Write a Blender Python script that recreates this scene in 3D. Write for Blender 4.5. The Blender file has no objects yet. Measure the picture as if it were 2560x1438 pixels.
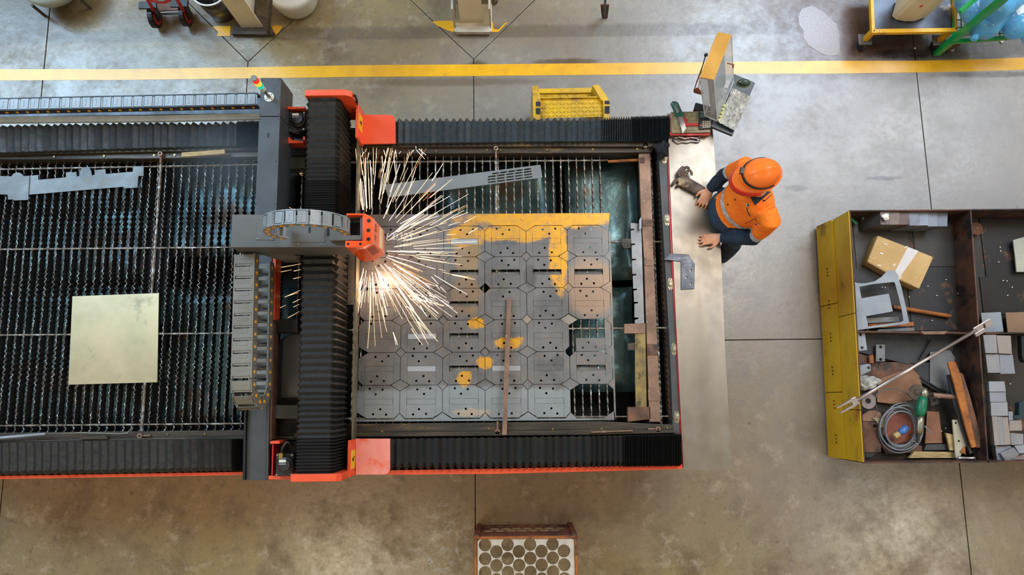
import bpy, bmesh, math, random
from mathutils import Vector, Matrix
from mathutils.geometry import tessellate_polygon
random.seed(7)
R = random.random
U = random.uniform
PI = math.pi
scene = bpy.context.scene
COL = scene.collection

# ---------------------------------------------------------------- camera, light, exposure
CAM_H, FOC = 6.1, 1750.0
TILT, ROLL = math.radians(9.03), 0.012
f_ = Vector((0, math.sin(TILT), -math.cos(TILT)))
r0 = Vector((1, 0, 0)); u0 = Vector((0, math.cos(TILT), math.sin(TILT)))
r_ = r0*math.cos(ROLL) - u0*math.sin(ROLL)
u_ = u0*math.cos(ROLL) + r0*math.sin(ROLL)
cd = bpy.data.cameras.new('camera'); cam = bpy.data.objects.new('camera', cd); COL.objects.link(cam)
cd.sensor_width = 36; cd.lens = FOC/2560*36; cd.clip_start = 0.05; cd.clip_end = 100
M = Matrix.Identity(4)
for i in range(3):
    M[i][0], M[i][1], M[i][2] = r_[i], u_[i], -f_[i]
M[2][3] = CAM_H
cam.matrix_world = M
scene.camera = cam

w = bpy.data.worlds.new('hall'); scene.world = w; w.use_nodes = True
w.node_tree.nodes['Background'].inputs[0].default_value = (1.0, 0.84, 0.60, 1)
w.node_tree.nodes['Background'].inputs[1].default_value = 0.40
scene.view_settings.view_transform = 'Standard'; scene.view_settings.look = 'None'
scene.view_settings.exposure = 0.28; scene.view_settings.gamma = 1
scene.view_settings.use_curve_mapping = False
scene.cycles.max_bounces = 6; scene.cycles.diffuse_bounces = 3; scene.cycles.glossy_bounces = 3
scene.cycles.transmission_bounces = 6; scene.cycles.transparent_max_bounces = 8
scene.cycles.caustics_reflective = False; scene.cycles.caustics_refractive = False
scene.cycles.sample_clamp_indirect = 4
scene.cycles.use_denoising = True

def area(name, loc, size, power, color, rot=0.0, target=None):
    l = bpy.data.lights.new(name, 'AREA'); l.shape = 'RECTANGLE'; l.size, l.size_y = size
    l.energy = power; l.color = color
    o = bpy.data.objects.new(name, l); COL.objects.link(o); o.location = loc
    o.rotation_euler = (0, 0, rot)
    if target is not None:
        d = Vector(target) - Vector(loc)
        o.rotation_euler = d.to_track_quat('-Z', 'Y').to_euler()
    return o
# two translucent roof sheets (cool daylight) and three high-bay lamps (warm)
area('skylight', (-9.6, 6.2, 9.5), (9.0, 4.6), 1600, (0.44, 0.71, 1.0), math.radians(-14))
area('skylight', (7.2, 6.3, 9.5), (7.0, 4.0), 520, (0.72, 0.84, 1.0), math.radians(6))
area('skylight', (6.0, 8.5, 9.5), (4.4, 1.9), 420, (0.58, 0.78, 1.0), math.radians(10))
area('high_bay_lamp', (-3.2, -3.4, 8.2), (2.2, 2.2), 75, (1.0, 0.88, 0.66))
area('high_bay_lamp', (3.6, 3.0, 8.4), (2.4, 2.2), 170, (1.0, 0.93, 0.84))
area('high_bay_lamp', (7.5, -3.0, 8.4), (2.0, 2.0), 70, (1.0, 0.93, 0.86))

# ---------------------------------------------------------------- helpers
ZM = lambda z: z        # height map, changed while the raised scrap bin is filled
def W(px, py, z):
    """point of the hall at height z seen at a given spot of the photograph"""
    z = ZM(z)
    d = f_*FOC + r_*(px-1280) - u_*(py-719)
    t = (z-CAM_H)/d.z
    return Vector((d.x*t, d.y*t, z))
def WW(pts, z): return [W(x, y, z) for x, y in pts]
def lerp(a, b, t): return a + (b-a)*t
def px_interp(pts, x):
    for (x0, y0), (x1, y1) in zip(pts, pts[1:]):
        if x <= x1: return y0 + (y1-y0)*(x-x0)/(x1-x0)
    (x0, y0), (x1, y1) = pts[-2:]
    return y0 + (y1-y0)*(x-x0)/(x1-x0)

class MB:
    def __init__(s): s.v = []; s.f = []; s.mi = []; s.cur = 0
    def add(s, vs, fs):
        n = len(s.v); s.v += [Vector(v) for v in vs]
        for f in fs: s.f.append([n+i for i in f]); s.mi.append(s.cur)
        return s
    def box(s, x0, x1, y0, y1, z0, z1):
        if x0 > x1: x0, x1 = x1, x0
        if y0 > y1: y0, y1 = y1, y0
        return s.hexa([(x0,y0,z0),(x1,y0,z0),(x1,y1,z0),(x0,y1,z0)], [(x0,y0,z1),(x1,y0,z1),(x1,y1,z1),(x0,y1,z1)])
    def hexa(s, b, t):
        return s.add(list(b)+list(t), [(3,2,1,0),(4,5,6,7),(0,1,5,4),(1,2,6,5),(2,3,7,6),(3,0,4,7)])
    def prism(s, pts, z0, z1, holes=()):
        """outline (counter-clockwise made sure) with holes, from z0 to z1"""
        def area2(p): return sum(p[i][0]*p[(i+1)%len(p)][1]-p[(i+1)%len(p)][0]*p[i][1] for i in range(len(p)))
        P = [(p[0], p[1]) for p in pts]
        if area2(P) < 0: P = P[::-1]
        Hs = []
        for h in holes:
            h = [(p[0], p[1]) for p in h]
            if area2(h) > 0: h = h[::-1]
            Hs.append(h)
        loops = [P]+Hs
        flat = [q for l in loops for q in l]
        n = len(flat)
        tris = [(tuple(range(n)))] if not Hs and len(P) <= 4 else tessellate_polygon([[Vector((a,b,0)) for a,b in l] for l in loops])
        vs = [(a,b,z0) for a,b in flat]+[(a,b,z1) for a,b in flat]
        fs = []
        for t in tris:
            t = list(t)
            a2 = area2([flat[i] for i in t])
            if abs(a2) < 1e-12: continue
            if a2 < 0: t = t[::-1]
            fs.append([i+n for i in t]); fs.append(t[::-1])
        k = 0
        for l in loops:
            m = len(l)
            for i in range(m):
                a, b = k+i, k+(i+1)%m
                fs.append((a, b, b+n, a+n))
            k += m
        return s.add(vs, fs)
    def obox(s, c, size, rz=0.0, ry=0.0, rx=0.0):
        m = Matrix.Translation(c) @ Matrix.Rotation(rz,4,'Z') @ Matrix.Rotation(ry,4,'Y') @ Matrix.Rotation(rx,4,'X')
        a, b, d = size[0]/2, size[1]/2, size[2]/2
        q = [m@Vector((x,y,z)) for z in (-d,d) for x,y in ((-a,-b),(a,-b),(a,b),(-a,b))]
        return s.hexa(q[:4], q[4:])
    def tube(s, path, r, seg=8, cap=True, radii=None, flat=1.0):
        path = [Vector(p) for p in path]; n = len(path); vs = []; fs = []
        up = Vector((0,0,1))
        for i, p in enumerate(path):
            t = (path[min(i+1,n-1)]-path[max(i-1,0)])
            if t.length < 1e-9: t = Vector((1,0,0))
            t.normalize()
            a = t.cross(up)
            if a.length < 1e-3: a = Vector((1,0,0)) if i == 0 else a0
            a.normalize(); a0 = a; b = a.cross(t).normalized()
            rr = radii[i] if radii else r
            for k in range(seg):
                an = 2*PI*k/seg
                vs.append(p + a*math.cos(an)*rr + b*math.sin(an)*rr*flat)
        for i in range(n-1):
            for k in range(seg):
                k2 = (k+1)%seg
                fs.append((i*seg+k, i*seg+k2, (i+1)*seg+k2, (i+1)*seg+k))
        if cap: fs.append(tuple(range(seg))[::-1]); fs.append(tuple((n-1)*seg+k for k in range(seg)))
        return s.add(vs, fs)
    def lathe(s, c, prof, seg=20, axis=None, closed=False):
        c = Vector(c); vs = []; fs = []
        q = Vector((0,0,1)).rotation_difference(Vector(axis).normalized()) if axis is not None else None
        for r, z in prof:
            for k in range(seg):
                an = 2*PI*k/seg
                v = Vector((r*math.cos(an), r*math.sin(an), z))
                if q: v = q@v
                vs.append(c+v)
        n = len(prof)
        for i in range(n-1 + (1 if closed else 0)):
            j = (i+1)%n
            for k in range(seg):
                k2 = (k+1)%seg
                fs.append((i*seg+k, i*seg+k2, j*seg+k2, j*seg+k))
        if not closed:
            fs.append(tuple(range(seg))[::-1]); fs.append(tuple((n-1)*seg+k for k in range(seg)))
        return s.add(vs, fs)
    def surf(s, fn, nu, nv):
        vs = [fn(i/nu, j/nv) for i in range(nu+1) for j in range(nv+1)]
        fs = [(i*(nv+1)+j, (i+1)*(nv+1)+j, (i+1)*(nv+1)+j+1, i*(nv+1)+j+1) for i in range(nu) for j in range(nv)]
        return s.add(vs, fs)
    def build(s, name, mat, parent=None, smooth=False, bevel=0, label=None, solid=0, sub=0, origin=None):
        lo = [min(v[i] for v in s.v) for i in range(3)]; hi = [max(v[i] for v in s.v) for i in range(3)]
        c = Vector(((lo[0]+hi[0])/2, (lo[1]+hi[1])/2, lo[2])) if origin is None else Vector(origin)
        me = bpy.data.meshes.new(name)
        me.from_pydata([v-c for v in s.v], [], s.f)
        mats = mat if isinstance(mat, (list, tuple)) else [mat]
        for m in mats: me.materials.append(m)
        if len(mats) > 1:
            for p, i in zip(me.polygons, s.mi): p.material_index = i
        if smooth:
            for p in me.polygons: p.use_smooth = True
        me.update()
        return link(name, me, c, parent, bevel, label, solid, sub)
ORG = {}
def link(name, me, c, parent=None, bevel=0, label=None, solid=0, sub=0):
    o = bpy.data.objects.new(name, me); COL.objects.link(o)
    o.location = c - (ORG[parent.name] if parent else Vector((0,0,0)))
    if parent: o.parent = parent
    ORG[o.name] = Vector(c)
    if solid: m = o.modifiers.new('t', 'SOLIDIFY'); m.thickness = solid; m.offset = -1
    if sub: m = o.modifiers.new('s', 'SUBSURF'); m.levels = m.render_levels = sub
    if bevel:
        m = o.modifiers.new('b', 'BEVEL'); m.width = bevel; m.segments = 2; m.limit_method = 'ANGLE'; m.angle_limit = 0.6
    if label: o['label'] = label
    return o
def tag(o, label, cat, group=None, kind=None):
    o['label'] = label; o['category'] = cat
    if group: o['group'] = group
    if kind: o['kind'] = kind
    return o
def thing(name, loc, label, cat, group=None):
    o = bpy.data.objects.new(name, None); COL.objects.link(o); o.location = loc; o.empty_display_size = .1
    ORG[o.name] = Vector(loc)
    return tag(o, label, cat, group)
def share(src, name, world_loc, parent=None, rz=0.0, label=None):
    o = bpy.data.objects.new(name, src.data); COL.objects.link(o)
    o.location = Vector(world_loc) - (ORG[parent.name] if parent else Vector((0,0,0)))
    o.rotation_euler = (0,0,rz)
    if parent: o.parent = parent
    for m in src.modifiers:
        if m.type == 'BEVEL':
            k = o.modifiers.new('b','BEVEL'); k.width = m.width; k.segments = 2; k.limit_method = 'ANGLE'; k.angle_limit = .6
    ORG[o.name] = Vector(world_loc)
    if label: o['label'] = label
    return o
def circ(cx, cy, r, n=12, ry=None, a0=0):
    return [(cx+r*math.cos(a0+2*PI*k/n), cy+(ry or r)*math.sin(a0+2*PI*k/n)) for k in range(n)]

# ---------------------------------------------------------------- materials
def sr(r, g, b):
    def c(x):
        x /= 255
        return x/12.92 if x <= .04045 else ((x+.055)/1.055)**2.4
    return (c(r), c(g), c(b), 1)
class NT:
    def __init__(s, name):
        s.m = bpy.data.materials.new(name); s.m.use_nodes = True; s.t = s.m.node_tree
        s.b = s.t.nodes['Principled BSDF']; s.pos = None
    def n(s, kind, **kw):
        x = s.t.nodes.new(kind)
        for k, v in kw.items(): setattr(x, k, v)
        return x
    def l(s, a, b): s.t.links.new(a, b)
    def P(s):
        if s.pos is None: s.pos = s.n('ShaderNodeNewGeometry').outputs['Position']
        return s.pos
    def noise(s, scale, detail=4, rough=.6, stretch=None, vec=None):
        x = s.n('ShaderNodeTexNoise'); x.inputs['Scale'].default_value = scale
        x.inputs['Detail'].default_value = detail; x.inputs['Roughness'].default_value = rough
        v = vec or s.P()
        if stretch:
            m = s.n('ShaderNodeVectorMath', operation='MULTIPLY'); m.inputs[1].default_value = stretch
            s.l(v, m.inputs[0]); v = m.outputs[0]
        s.l(v, x.inputs['Vector'])
        return x.outputs['Fac']
    def rng(s, v, a, b, c=0, d=1, smooth=False):
        x = s.n('ShaderNodeMapRange'); x.inputs[1].default_value = a; x.inputs[2].default_value = b
        x.inputs[3].default_value = c; x.inputs[4].default_value = d
        if smooth: x.interpolation_type = 'SMOOTHSTEP'
        s.l(v, x.inputs[0]); return x.outputs[0]
    def math(s, op, a, b):
        x = s.n('ShaderNodeMath', operation=op)
        for i, q in enumerate((a, b)):
            if isinstance(q, (int, float)): x.inputs[i].default_value = q
            else: s.l(q, x.inputs[i])
        return x.outputs[0]
    def mix(s, fac, a, b):
        x = s.n('ShaderNodeMix', data_type='RGBA')
        for i, q in ((0, fac), (6, a), (7, b)):
            if hasattr(q, 'links'): s.l(q, x.inputs[i])
            elif i == 0: x.inputs[i].default_value = q
            else: x.inputs[i].default_value = q
        return x.outputs[2]
    def ell(s, c, r, soft=.25, warp=.5, wscale=6, rot=0.0):
        """mask of a roughly elliptical patch at a place of the hall"""
        m = s.n('ShaderNodeMapping', vector_type='TEXTURE'); m.inputs['Location'].default_value = (c[0], c[1], 0)
        m.inputs['Rotation'].default_value = (0, 0, rot); m.inputs['Scale'].default_value = (r[0], r[1], 1000)
        s.l(s.P(), m.inputs[0])
        ln = s.n('ShaderNodeVectorMath', operation='LENGTH'); s.l(m.outputs[0], ln.inputs[0])
        v = ln.outputs['Value']
        nz = s.noise(wscale, 3)
        v = s.math('ADD', v, s.math('MULTIPLY', s.math('SUBTRACT', nz, .5), warp*2))
        return s.rng(v, 1+soft, 1-soft)
    def bump(s, h, strength=.3, dist=.01):
        x = s.n('ShaderNodeBump'); x.inputs['Strength'].default_value = strength; x.inputs['Distance'].default_value = dist
        s.l(h, x.inputs['Height']); s.l(x.outputs[0], s.b.inputs['Normal'])
def mat(name, c1, c2=None, scale=8, rough=.5, metal=0, rvar=.1, bump=0, bscale=40, stretch=None, lo=.35, hi=.65, c3=None, c3scale=3, c3lo=.58, c3hi=.66, coat=0, bdist=.004):
    t = NT(name)
    if c2 is None:
        c2 = tuple(min(1, x*.78) for x in c1[:3])+(1,)
    nz = t.noise(scale, 5, .6, stretch)
    col = t.mix(t.rng(nz, lo, hi), c1, c2)
    if c3: col = t.mix(t.rng(t.noise(c3scale, 6, .7, stretch), c3lo, c3hi), col, c3)
    t.l(col, t.b.inputs['Base Color'])
    t.l(t.rng(nz, .3, .7, max(.02, rough-rvar), min(1, rough+rvar)), t.b.inputs['Roughness'])
    t.b.inputs['Metallic'].default_value = metal
    if coat: t.b.inputs['Coat Weight'].default_value = coat
    if bump: t.bump(t.noise(bscale, 3), bump, bdist)
    return t.m
def glow(name, c, s, base=None):
    t = NT(name); t.b.inputs['Emission Color'].default_value = c; t.b.inputs['Emission Strength'].default_value = s
    t.b.inputs['Base Color'].default_value = base or c; return t.m
def clear(name, c, rough=.05, alpha=.35):
    t = NT(name); t.b.inputs['Base Color'].default_value = c; t.b.inputs['Roughness'].default_value = rough
    t.b.inputs['Alpha'].default_value = alpha; t.b.inputs['IOR'].default_value = 1.5
    return t.m
m_orange = mat('orange_paint', sr(236,88,48), sr(222,72,36), 3, .38, rvar=.06, c3=sr(150,70,50), c3scale=9, c3lo=.66, c3hi=.74)
m_orange_head = mat('orange_head_paint', sr(250,92,34), sr(240,80,30), 3, .3, rvar=.04)
m_dark = mat('dark_grey_paint', sr(66,67,68), sr(58,59,60), 6, .5, rvar=.05, bump=.1, bscale=300)
m_arm = mat('grey_powder_coat', sr(92,89,84), sr(84,82,77), 6, .5, rvar=.05, bump=.1, bscale=300)
m_bellow = mat('black_bellows_fabric', sr(38,36,34), sr(26,25,24), 25, .55, rvar=.12, bump=.25, bscale=200, c3=sr(120,120,112), c3scale=60, c3lo=.74, c3hi=.78)
m_bellow2 = mat('dark_bellows_fabric', sr(62,68,72), sr(46,52,56), 25, .42, rvar=.1, bump=.25, bscale=200, c3=sr(140,150,150), c3scale=60, c3lo=.75, c3hi=.79)
m_beam = mat('brown_stained_steel', sr(74,64,52), sr(48,42,36), 7, .5, .35, bump=.4, bscale=60, stretch=(.4,3,1), c3=sr(140,110,66), c3scale=4, c3lo=.6, c3hi=.75)
m_slat = mat('burnt_slat', sr(104,92,82), sr(46,40,38), 22, .4, .6, rvar=.15, bump=.8, bscale=120, c3=sr(176,176,170), c3scale=20, c3lo=.5, c3hi=.66)
m_slat2 = mat('slagged_slat', sr(150,138,122), sr(84,72,60), 30, .45, .5, bump=1, bscale=120, c3=sr(205,205,200), c3scale=22, c3lo=.52, c3hi=.66)
m_scrap = mat('scrap_steel', sr(104,140,146), sr(44,64,72), 3, .3, .5, bump=.5, bscale=18, c3=sr(104,84,66), c3scale=2.2, c3lo=.54, c3hi=.64)
m_pit = mat('near_black_steel', sr(26,26,27), sr(14,14,15), 4, .6, .2)  # near-black; flat pieces of it also paint the shade inside slots and holes
m_steel = mat('mill_steel', sr(128,130,134), sr(112,114,118), 5, .42, .55, rvar=.08, bump=.1, bscale=80, c3=sr(140,120,104), c3scale=5, c3lo=.62, c3hi=.75)
m_steel_l = mat('light_steel', sr(146,152,160), sr(128,136,146), 4, .5, .25, rvar=.06, c3=sr(120,116,108), c3scale=10, c3lo=.66, c3hi=.74)
m_steel_d = mat('dark_plate', sr(72,74,78), sr(56,58,62), 6, .42, .5, rvar=.08, c3=sr(100,82,66), c3scale=5, c3lo=.6, c3hi=.72)
m_rust = mat('rusty_steel', sr(122,82,58), sr(84,58,46), 8, .65, .15, bump=.4, bscale=60, c3=sr(60,48,44), c3scale=5, c3lo=.5, c3hi=.62)
m_rust_o = mat('orange_rust', sr(176,104,40), sr(132,76,36), 9, .65, .1, bump=.4, bscale=60, c3=sr(88,56,40), c3scale=7, c3lo=.52, c3hi=.64)
m_rustbar = mat('brown_flat_bar', sr(142,110,90), sr(112,86,70), 7, .5, .3, bump=.3, bscale=60, c3=sr(180,168,156), c3scale=14, c3lo=.62, c3hi=.7)
m_olive = mat('yellowish_scale', sr(150,126,70), sr(96,82,54), 9, .55, .2, bump=.3, bscale=50, c3=sr(60,50,38), c3scale=8, c3lo=.56, c3hi=.66)
m_brass = mat('brass', sr(176,158,98), sr(140,124,76), 8, .3, .8)
m_zinc = mat('zinc_plated', sr(160,154,134), sr(128,122,104), 14, .38, .8)
m_chrome = mat('bright_rod', sr(214,204,204), sr(170,160,160), 12, .22, .85)
m_wood = mat('bare_wood', sr(190,164,112), sr(160,132,86), 14, .7, bump=.3, bscale=60, stretch=(1,6,1))
m_yel = mat('yellow_paint', sr(232,178,24), sr(214,158,18), 6, .4, rvar=.1, c3=sr(150,110,50), c3scale=7, c3lo=.6, c3hi=.72)
m_yel_bin = mat('worn_yellow_paint', sr(206,164,10), sr(188,146,8), 5, .5, stretch=(3,.6,1), c3=sr(88,74,30), c3scale=5, c3lo=.6, c3hi=.72, bump=.2, bscale=30)
m_chain = mat('grey_plastic_link', sr(146,152,156), sr(130,136,140), 5, .4, rvar=.05)
m_chain2 = mat('warm_grey_plastic_link', sr(126,122,112), sr(108,104,94), 5, .5, rvar=.05)
m_plug = mat('yellow_plug', sr(248,178,40), sr(240,160,30), 5, .4)
m_chaindk = mat('dark_link_side', sr(52,54,56), sr(40,42,44), 5, .5)
m_black = mat('black_plastic', sr(30,30,32), sr(22,22,24), 8, .4)
m_red = mat('red_plastic', sr(206,32,44), sr(180,26,38), 5, .4)
m_cream = mat('cream_paint', sr(250,238,214), sr(236,222,196), 4, .6, c3=sr(120,108,88), c3scale=8, c3lo=.63, c3hi=.72, bump=.2)
m_white = mat('white_plastic', sr(226,224,214), sr(206,202,190), 3, .4)
# ---------------------------------------------------------------- special materials
def floor_mat():
    t = NT('sealed_concrete')
    big = t.noise(.55, 4, .6); mid = t.noise(2.6, 8, .68); fine = t.noise(16, 6, .7)
    col = t.mix(t.rng(big, .36, .62), sr(142,123,80), sr(130,114,88))
    col = t.mix(t.rng(mid, .48, .66), col, sr(104,84,52))
    col = t.mix(t.rng(t.noise(5, 8, .75), .54, .66, 0, .6), col, sr(178,164,140))
    col = t.mix(t.rng(fine, .56, .68, 0, .55), col, sr(72,58,40))
    col = t.mix(t.rng(t.noise(60, 4, .8), .58, .72, 0, .5), col, sr(60,50,38))
    col = t.mix(t.rng(t.noise(11, 9, .8), .52, .62, 0, .35), col, sr(92,78,54))
    col = t.mix(t.rng(t.noise(42, 5, .8), .60, .68, 0, .45), col, sr(190,180,160))
    # cool light over the bay behind bench and step, painted in as grey
    p = W(2150, 420, 0); e = t.ell(p, (3.0, 2.6), .5, .25, .8)
    col = t.mix(t.math('MULTIPLY', e, .75), col, sr(150,148,150))
    p = W(1400, 240, 0); e = t.ell(p, (2.2, .8), .5, .25, 1)
    col = t.mix(t.math('MULTIPLY', e, .35), col, sr(140,136,134))
    # old wiped band across the aisle
    sep = t.n('ShaderNodeSeparateXYZ'); t.l(t.P(), sep.inputs[0])
    y0, y1 = W(1200, 95, 0).y, W(1200, 64, 0).y
    band = t.math('MULTIPLY', t.rng(sep.outputs[1], y0-.01, y0+.01), t.rng(sep.outputs[1], y1+.02, y1-.02))
    col = t.mix(t.math('MULTIPLY', band, .42), col, sr(70,60,48))
    # oil and rust stains near the cart
    for (px, py, rx, ry, c, a, ws) in ((2120,70,.75,.55,sr(84,52,36),.8,3), (2290,110,.55,.22,sr(40,28,22),.75,5), (2480,110,.6,.2,sr(58,56,52),.7,4),
            (2260,135,.30,.05,sr(30,18,14),.9,14), (2480,186,.5,.03,sr(60,54,50),.6,8), (1780,720,.06,.5,sr(90,76,60),.3,8),
            (1190,165,.10,.05,sr(80,66,44),.8,9), (1420,155,.30,.035,sr(86,66,36),.8,9), (1130,205,.8,.04,sr(96,78,58),.6,9),
            (2515,1300,.5,.9,sr(112,96,70),.4,2), (30,30,.7,.3,sr(70,54,30),.7,3), (480,30,.7,.22,sr(84,66,56),.5,4),
            (1990,470,.10,.03,sr(98,96,98),.7,20), (2210,446,.14,.02,sr(104,100,98),.9,24), (2040,650,.04,.35,sr(104,98,92),.7,16),
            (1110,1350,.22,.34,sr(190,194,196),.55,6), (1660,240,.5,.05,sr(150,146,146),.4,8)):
        p = W(px, py, 0); e = t.ell(p, (rx, ry), .3, .45, ws)
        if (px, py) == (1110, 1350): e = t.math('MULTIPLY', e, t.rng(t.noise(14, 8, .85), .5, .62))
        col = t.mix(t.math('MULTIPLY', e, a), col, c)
    # scattered dark drops
    vo = t.n('ShaderNodeTexVoronoi'); vo.inputs['Scale'].default_value = 3.2; t.l(t.P(), vo.inputs['Vector'])
    dr = t.math('MULTIPLY', t.rng(vo.outputs['Distance'], .07, .03), t.rng(t.noise(1.5, 2), .5, .6))
    col = t.mix(t.math('MULTIPLY', dr, .6), col, sr(66,58,50))
    t.l(col, t.b.inputs['Base Color'])
    t.l(t.rng(t.math('ADD', mid, t.math('MULTIPLY', t.math('SUBTRACT', fine, .5), .6)), .35, .7, .18, .44), t.b.inputs['Roughness'])
    t.b.inputs['IOR'].default_value = 1.62
    t.bump(t.math('ADD', fine, t.math('MULTIPLY', mid, 2)), .25, .004)
    return t.m
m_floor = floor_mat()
def line_mat():
    t = NT('floor_line_paint')
    n = t.noise(7, 6, .7)
    col = t.mix(t.rng(n, .35, .65), sr(244,184,10), sr(228,166,8))
    col = t.mix(t.rng(t.noise(14, 8, .8), .6, .72, 0, .55), col, sr(130,104,50))
    p = W(2450, 160, 0); e = t.ell(p, (1.1, .3), .5, .4, 3)
    col = t.mix(t.math('MULTIPLY', e, .5), col, sr(170,126,20))
    t.l(col, t.b.inputs['Base Color']); t.b.inputs['Roughness'].default_value = .3
    t.b.inputs['IOR'].default_value = 1.6
    return t.m
m_line = line_mat()
def sheet_mat():
    t = NT('nested_sheet_steel')
    col = t.mix(t.rng(t.noise(1.8, 5, .6), .35, .65), sr(124,122,121), sr(102,100,100))
    col = t.mix(t.rng(t.noise(9, 6, .7), .55, .68, 0, .6), col, sr(142,122,104))
    col = t.mix(t.rng(t.noise(3.5, 7, .75), .5, .66, 0, .5), col, sr(84,82,82))
    z = .86
    y = sr(226,164,44)
    for (px, py, rx, ry, ws, a) in ((1345,550,.66,.075,5,1), (1165,592,.12,.09,9,.9), (1290,585,.3,.06,7,.85), (1395,630,.07,.32,7,1), (1350,582,.14,.05,9,.7),
            (1190,809,.06,.045,14,1), (1275,857,.10,.045,14,1), (1213,907,.06,.045,12,1), (1160,945,.05,.07,12,.9), (1180,1032,.13,.03,14,.6), (1245,585,.1,.04,10,.8)):
        p = W(px, py, z); e = t.ell(p, (rx, ry), .15, .75, ws)
        e = t.math('MULTIPLY', e, t.rng(t.noise(16, 8, .8), .34, .46, .25, 1))
        col = t.mix(t.math('MULTIPLY', e, a), col, t.mix(t.rng(t.noise(24, 5, .7), .4, .6), y, sr(206,150,62)))
    for (px, py, rx, ry, a, c) in ((1480,720,.2,.22,.6,sr(170,136,106)), (1168,630,.10,.20,.5,sr(168,136,92)), (1165,740,.12,.14,.4,sr(160,126,88)),
            (1325,690,.05,.09,.6,sr(78,78,78)), (1395,907,.045,.055,.55,sr(80,80,80)), (960,560,.25,.12,.5,sr(84,74,72)), (1180,680,.04,.4,.3,sr(150,120,70))):
        p = W(px, py, z); e = t.ell(p, (rx, ry), .15, .25, 5)
        col = t.mix(t.math('MULTIPLY', e, a), col, c)
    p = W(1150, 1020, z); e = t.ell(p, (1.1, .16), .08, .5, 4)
    wet = e  # bluish reflection on the sheet, painted into its colour
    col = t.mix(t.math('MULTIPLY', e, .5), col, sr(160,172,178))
    t.l(col, t.b.inputs['Base Color']); t.b.inputs['Metallic'].default_value = .45
    t.l(t.rng(t.noise(12, 4), .3, .7, .34, .48), t.b.inputs['Roughness'])
    return t.m
m_sheet = sheet_mat()
def bench_mat():
    t = NT('brushed_stainless')
    n = t.noise(3, 5, .6, (1, .25, 1))
    col = t.mix(t.rng(n, .3, .7), sr(158,150,138), sr(136,129,120))
    col = t.mix(t.rng(t.noise(30, 4, .8), .72, .76, 0, .7), col, sr(110,100,90))
    t.l(col, t.b.inputs['Base Color']); t.b.inputs['Metallic'].default_value = .85
    t.l(t.rng(t.noise(6, 5, .6), .3, .7, .34, .48), t.b.inputs['Roughness'])
    t.b.inputs['Anisotropic'].default_value = .4
    return t.m
m_bench = bench_mat()
m_blank = mat('dull_grey_blank', sr(122,126,126), sr(106,110,112), 4, .55, .2, c3=sr(140,128,108), c3scale=8, c3lo=.6, c3hi=.7)
m_plate = mat('pale_square_plate', sr(212,194,154), sr(172,158,124), 2.2, .36, .6, rvar=.06, c3=sr(156,146,116), c3scale=4.5, c3lo=.58, c3hi=.7)

# ---------------------------------------------------------------- floor: slabs divided by sawn joints
fm = MB(); fm.box(-9, 9, -6, 9, -.2, -.012)
floor = fm.build('floor', mat('joint_fill', sr(46,42,36), sr(34,30,26), 9, .8)); floor['kind'] = 'structure'
g = .004
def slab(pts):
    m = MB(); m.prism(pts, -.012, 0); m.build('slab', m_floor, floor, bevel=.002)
yH = W(1950, 849, 0).y
xa, xb, xc, xd = W(112,150,0).x, W(620,150,0).x, W(1185,400,0).x, W(2320,440,0).x
yV = W(1185, 148, 0).y
s45 = 1.02
def dia(cx, cy, a):     # square panel around a column base, corner towards the machine
    slab([(cx, cy-a*s45+g*1.4), (cx+a-g*1.4, cy), (cx, cy+a*s45-g*1.4), (cx-a+g*1.4, cy)])
A = .95
cyD = yV + A*s45
dia(xb, cyD, A); dia(xc, cyD, A)
top, bot = 8.5, -5.5
cut = A*1.0
slab([(-8.5, yH+g), (xa-g, yH+g), (xa-g, top), (-8.5, top)])
slab([(xa+g, yH+g), (xb-g, yH+g), (xb-g, yV), (xb-A-g, cyD), (xb-g, cyD+A*s45), (xb-g, top), (xa+g, top)])
slab([(xb+g, yH+g), (xc-g, yH+g), (xc-g, yV), (xc-A-g, cyD), (xc-g, cyD+A*s45), (xc-g, top), (xb+g, top), (xb+g, cyD+A*s45), (xb+A+g, cyD), (xb+g, yV)])
slab([(xc+g, yH+g), (xd-g, yH+g), (xd-g, top), (xc+g, top), (xc+g, cyD+A*s45), (xc+A+g, cyD), (xc+g, yV)])
slab([(xd+g, yH+g), (8.5, yH+g), (8.5, top), (xd+g, top)])
slab([(-8.5, bot), (xa-g, bot), (xa-g, yH-g), (-8.5, yH-g)])
slab([(xa+g, bot), (xc-g, bot), (xc-g, yH-g), (xa+g, yH-g)])
slab([(xc+g, bot), (xd-g, bot), (xd-g, yH-g), (xc+g, yH-g)])
slab([(xd+g, bot), (8.5, bot), (8.5, yH-g), (xd+g, yH-g)])
def paint(pxs, name='painted_line', m=m_line, h=.0015):
    mm = MB(); mm.prism(WW(pxs, h), .0002, h); return mm.build(name, m, floor)
tops = [(-200,174),(0,173),(300,173),(620,168),(900,163),(1185,161),(1700,156),(2080,152),(2290,152),(2450,148),(2560,144),(2800,134)]
bots = [(-200,202),(0,201),(300,200),(620,196),(900,192),(1185,190),(1700,185),(2080,184),(2290,181),(2450,178),(2560,174),(2800,164)]
paint(tops + bots[::-1])
paint([(531,67),(540,65),(576,65),(575,90),(542,90),(545,80)], 'painted_patch')
paint([(680,66),(690,63),(706,66),(700,76),(692,86),(684,84)], 'painted_patch')
paint([(1080,54),(1100,52),(1135,52),(1135,80),(1120,76),(1095,65)], 'painted_patch')
paint([(1228,55),(1232,55),(1234,72),(1246,74),(1262,58),(1270,54),(1252,74),(1245,80),(1228,80)], 'painted_patch')

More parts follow.
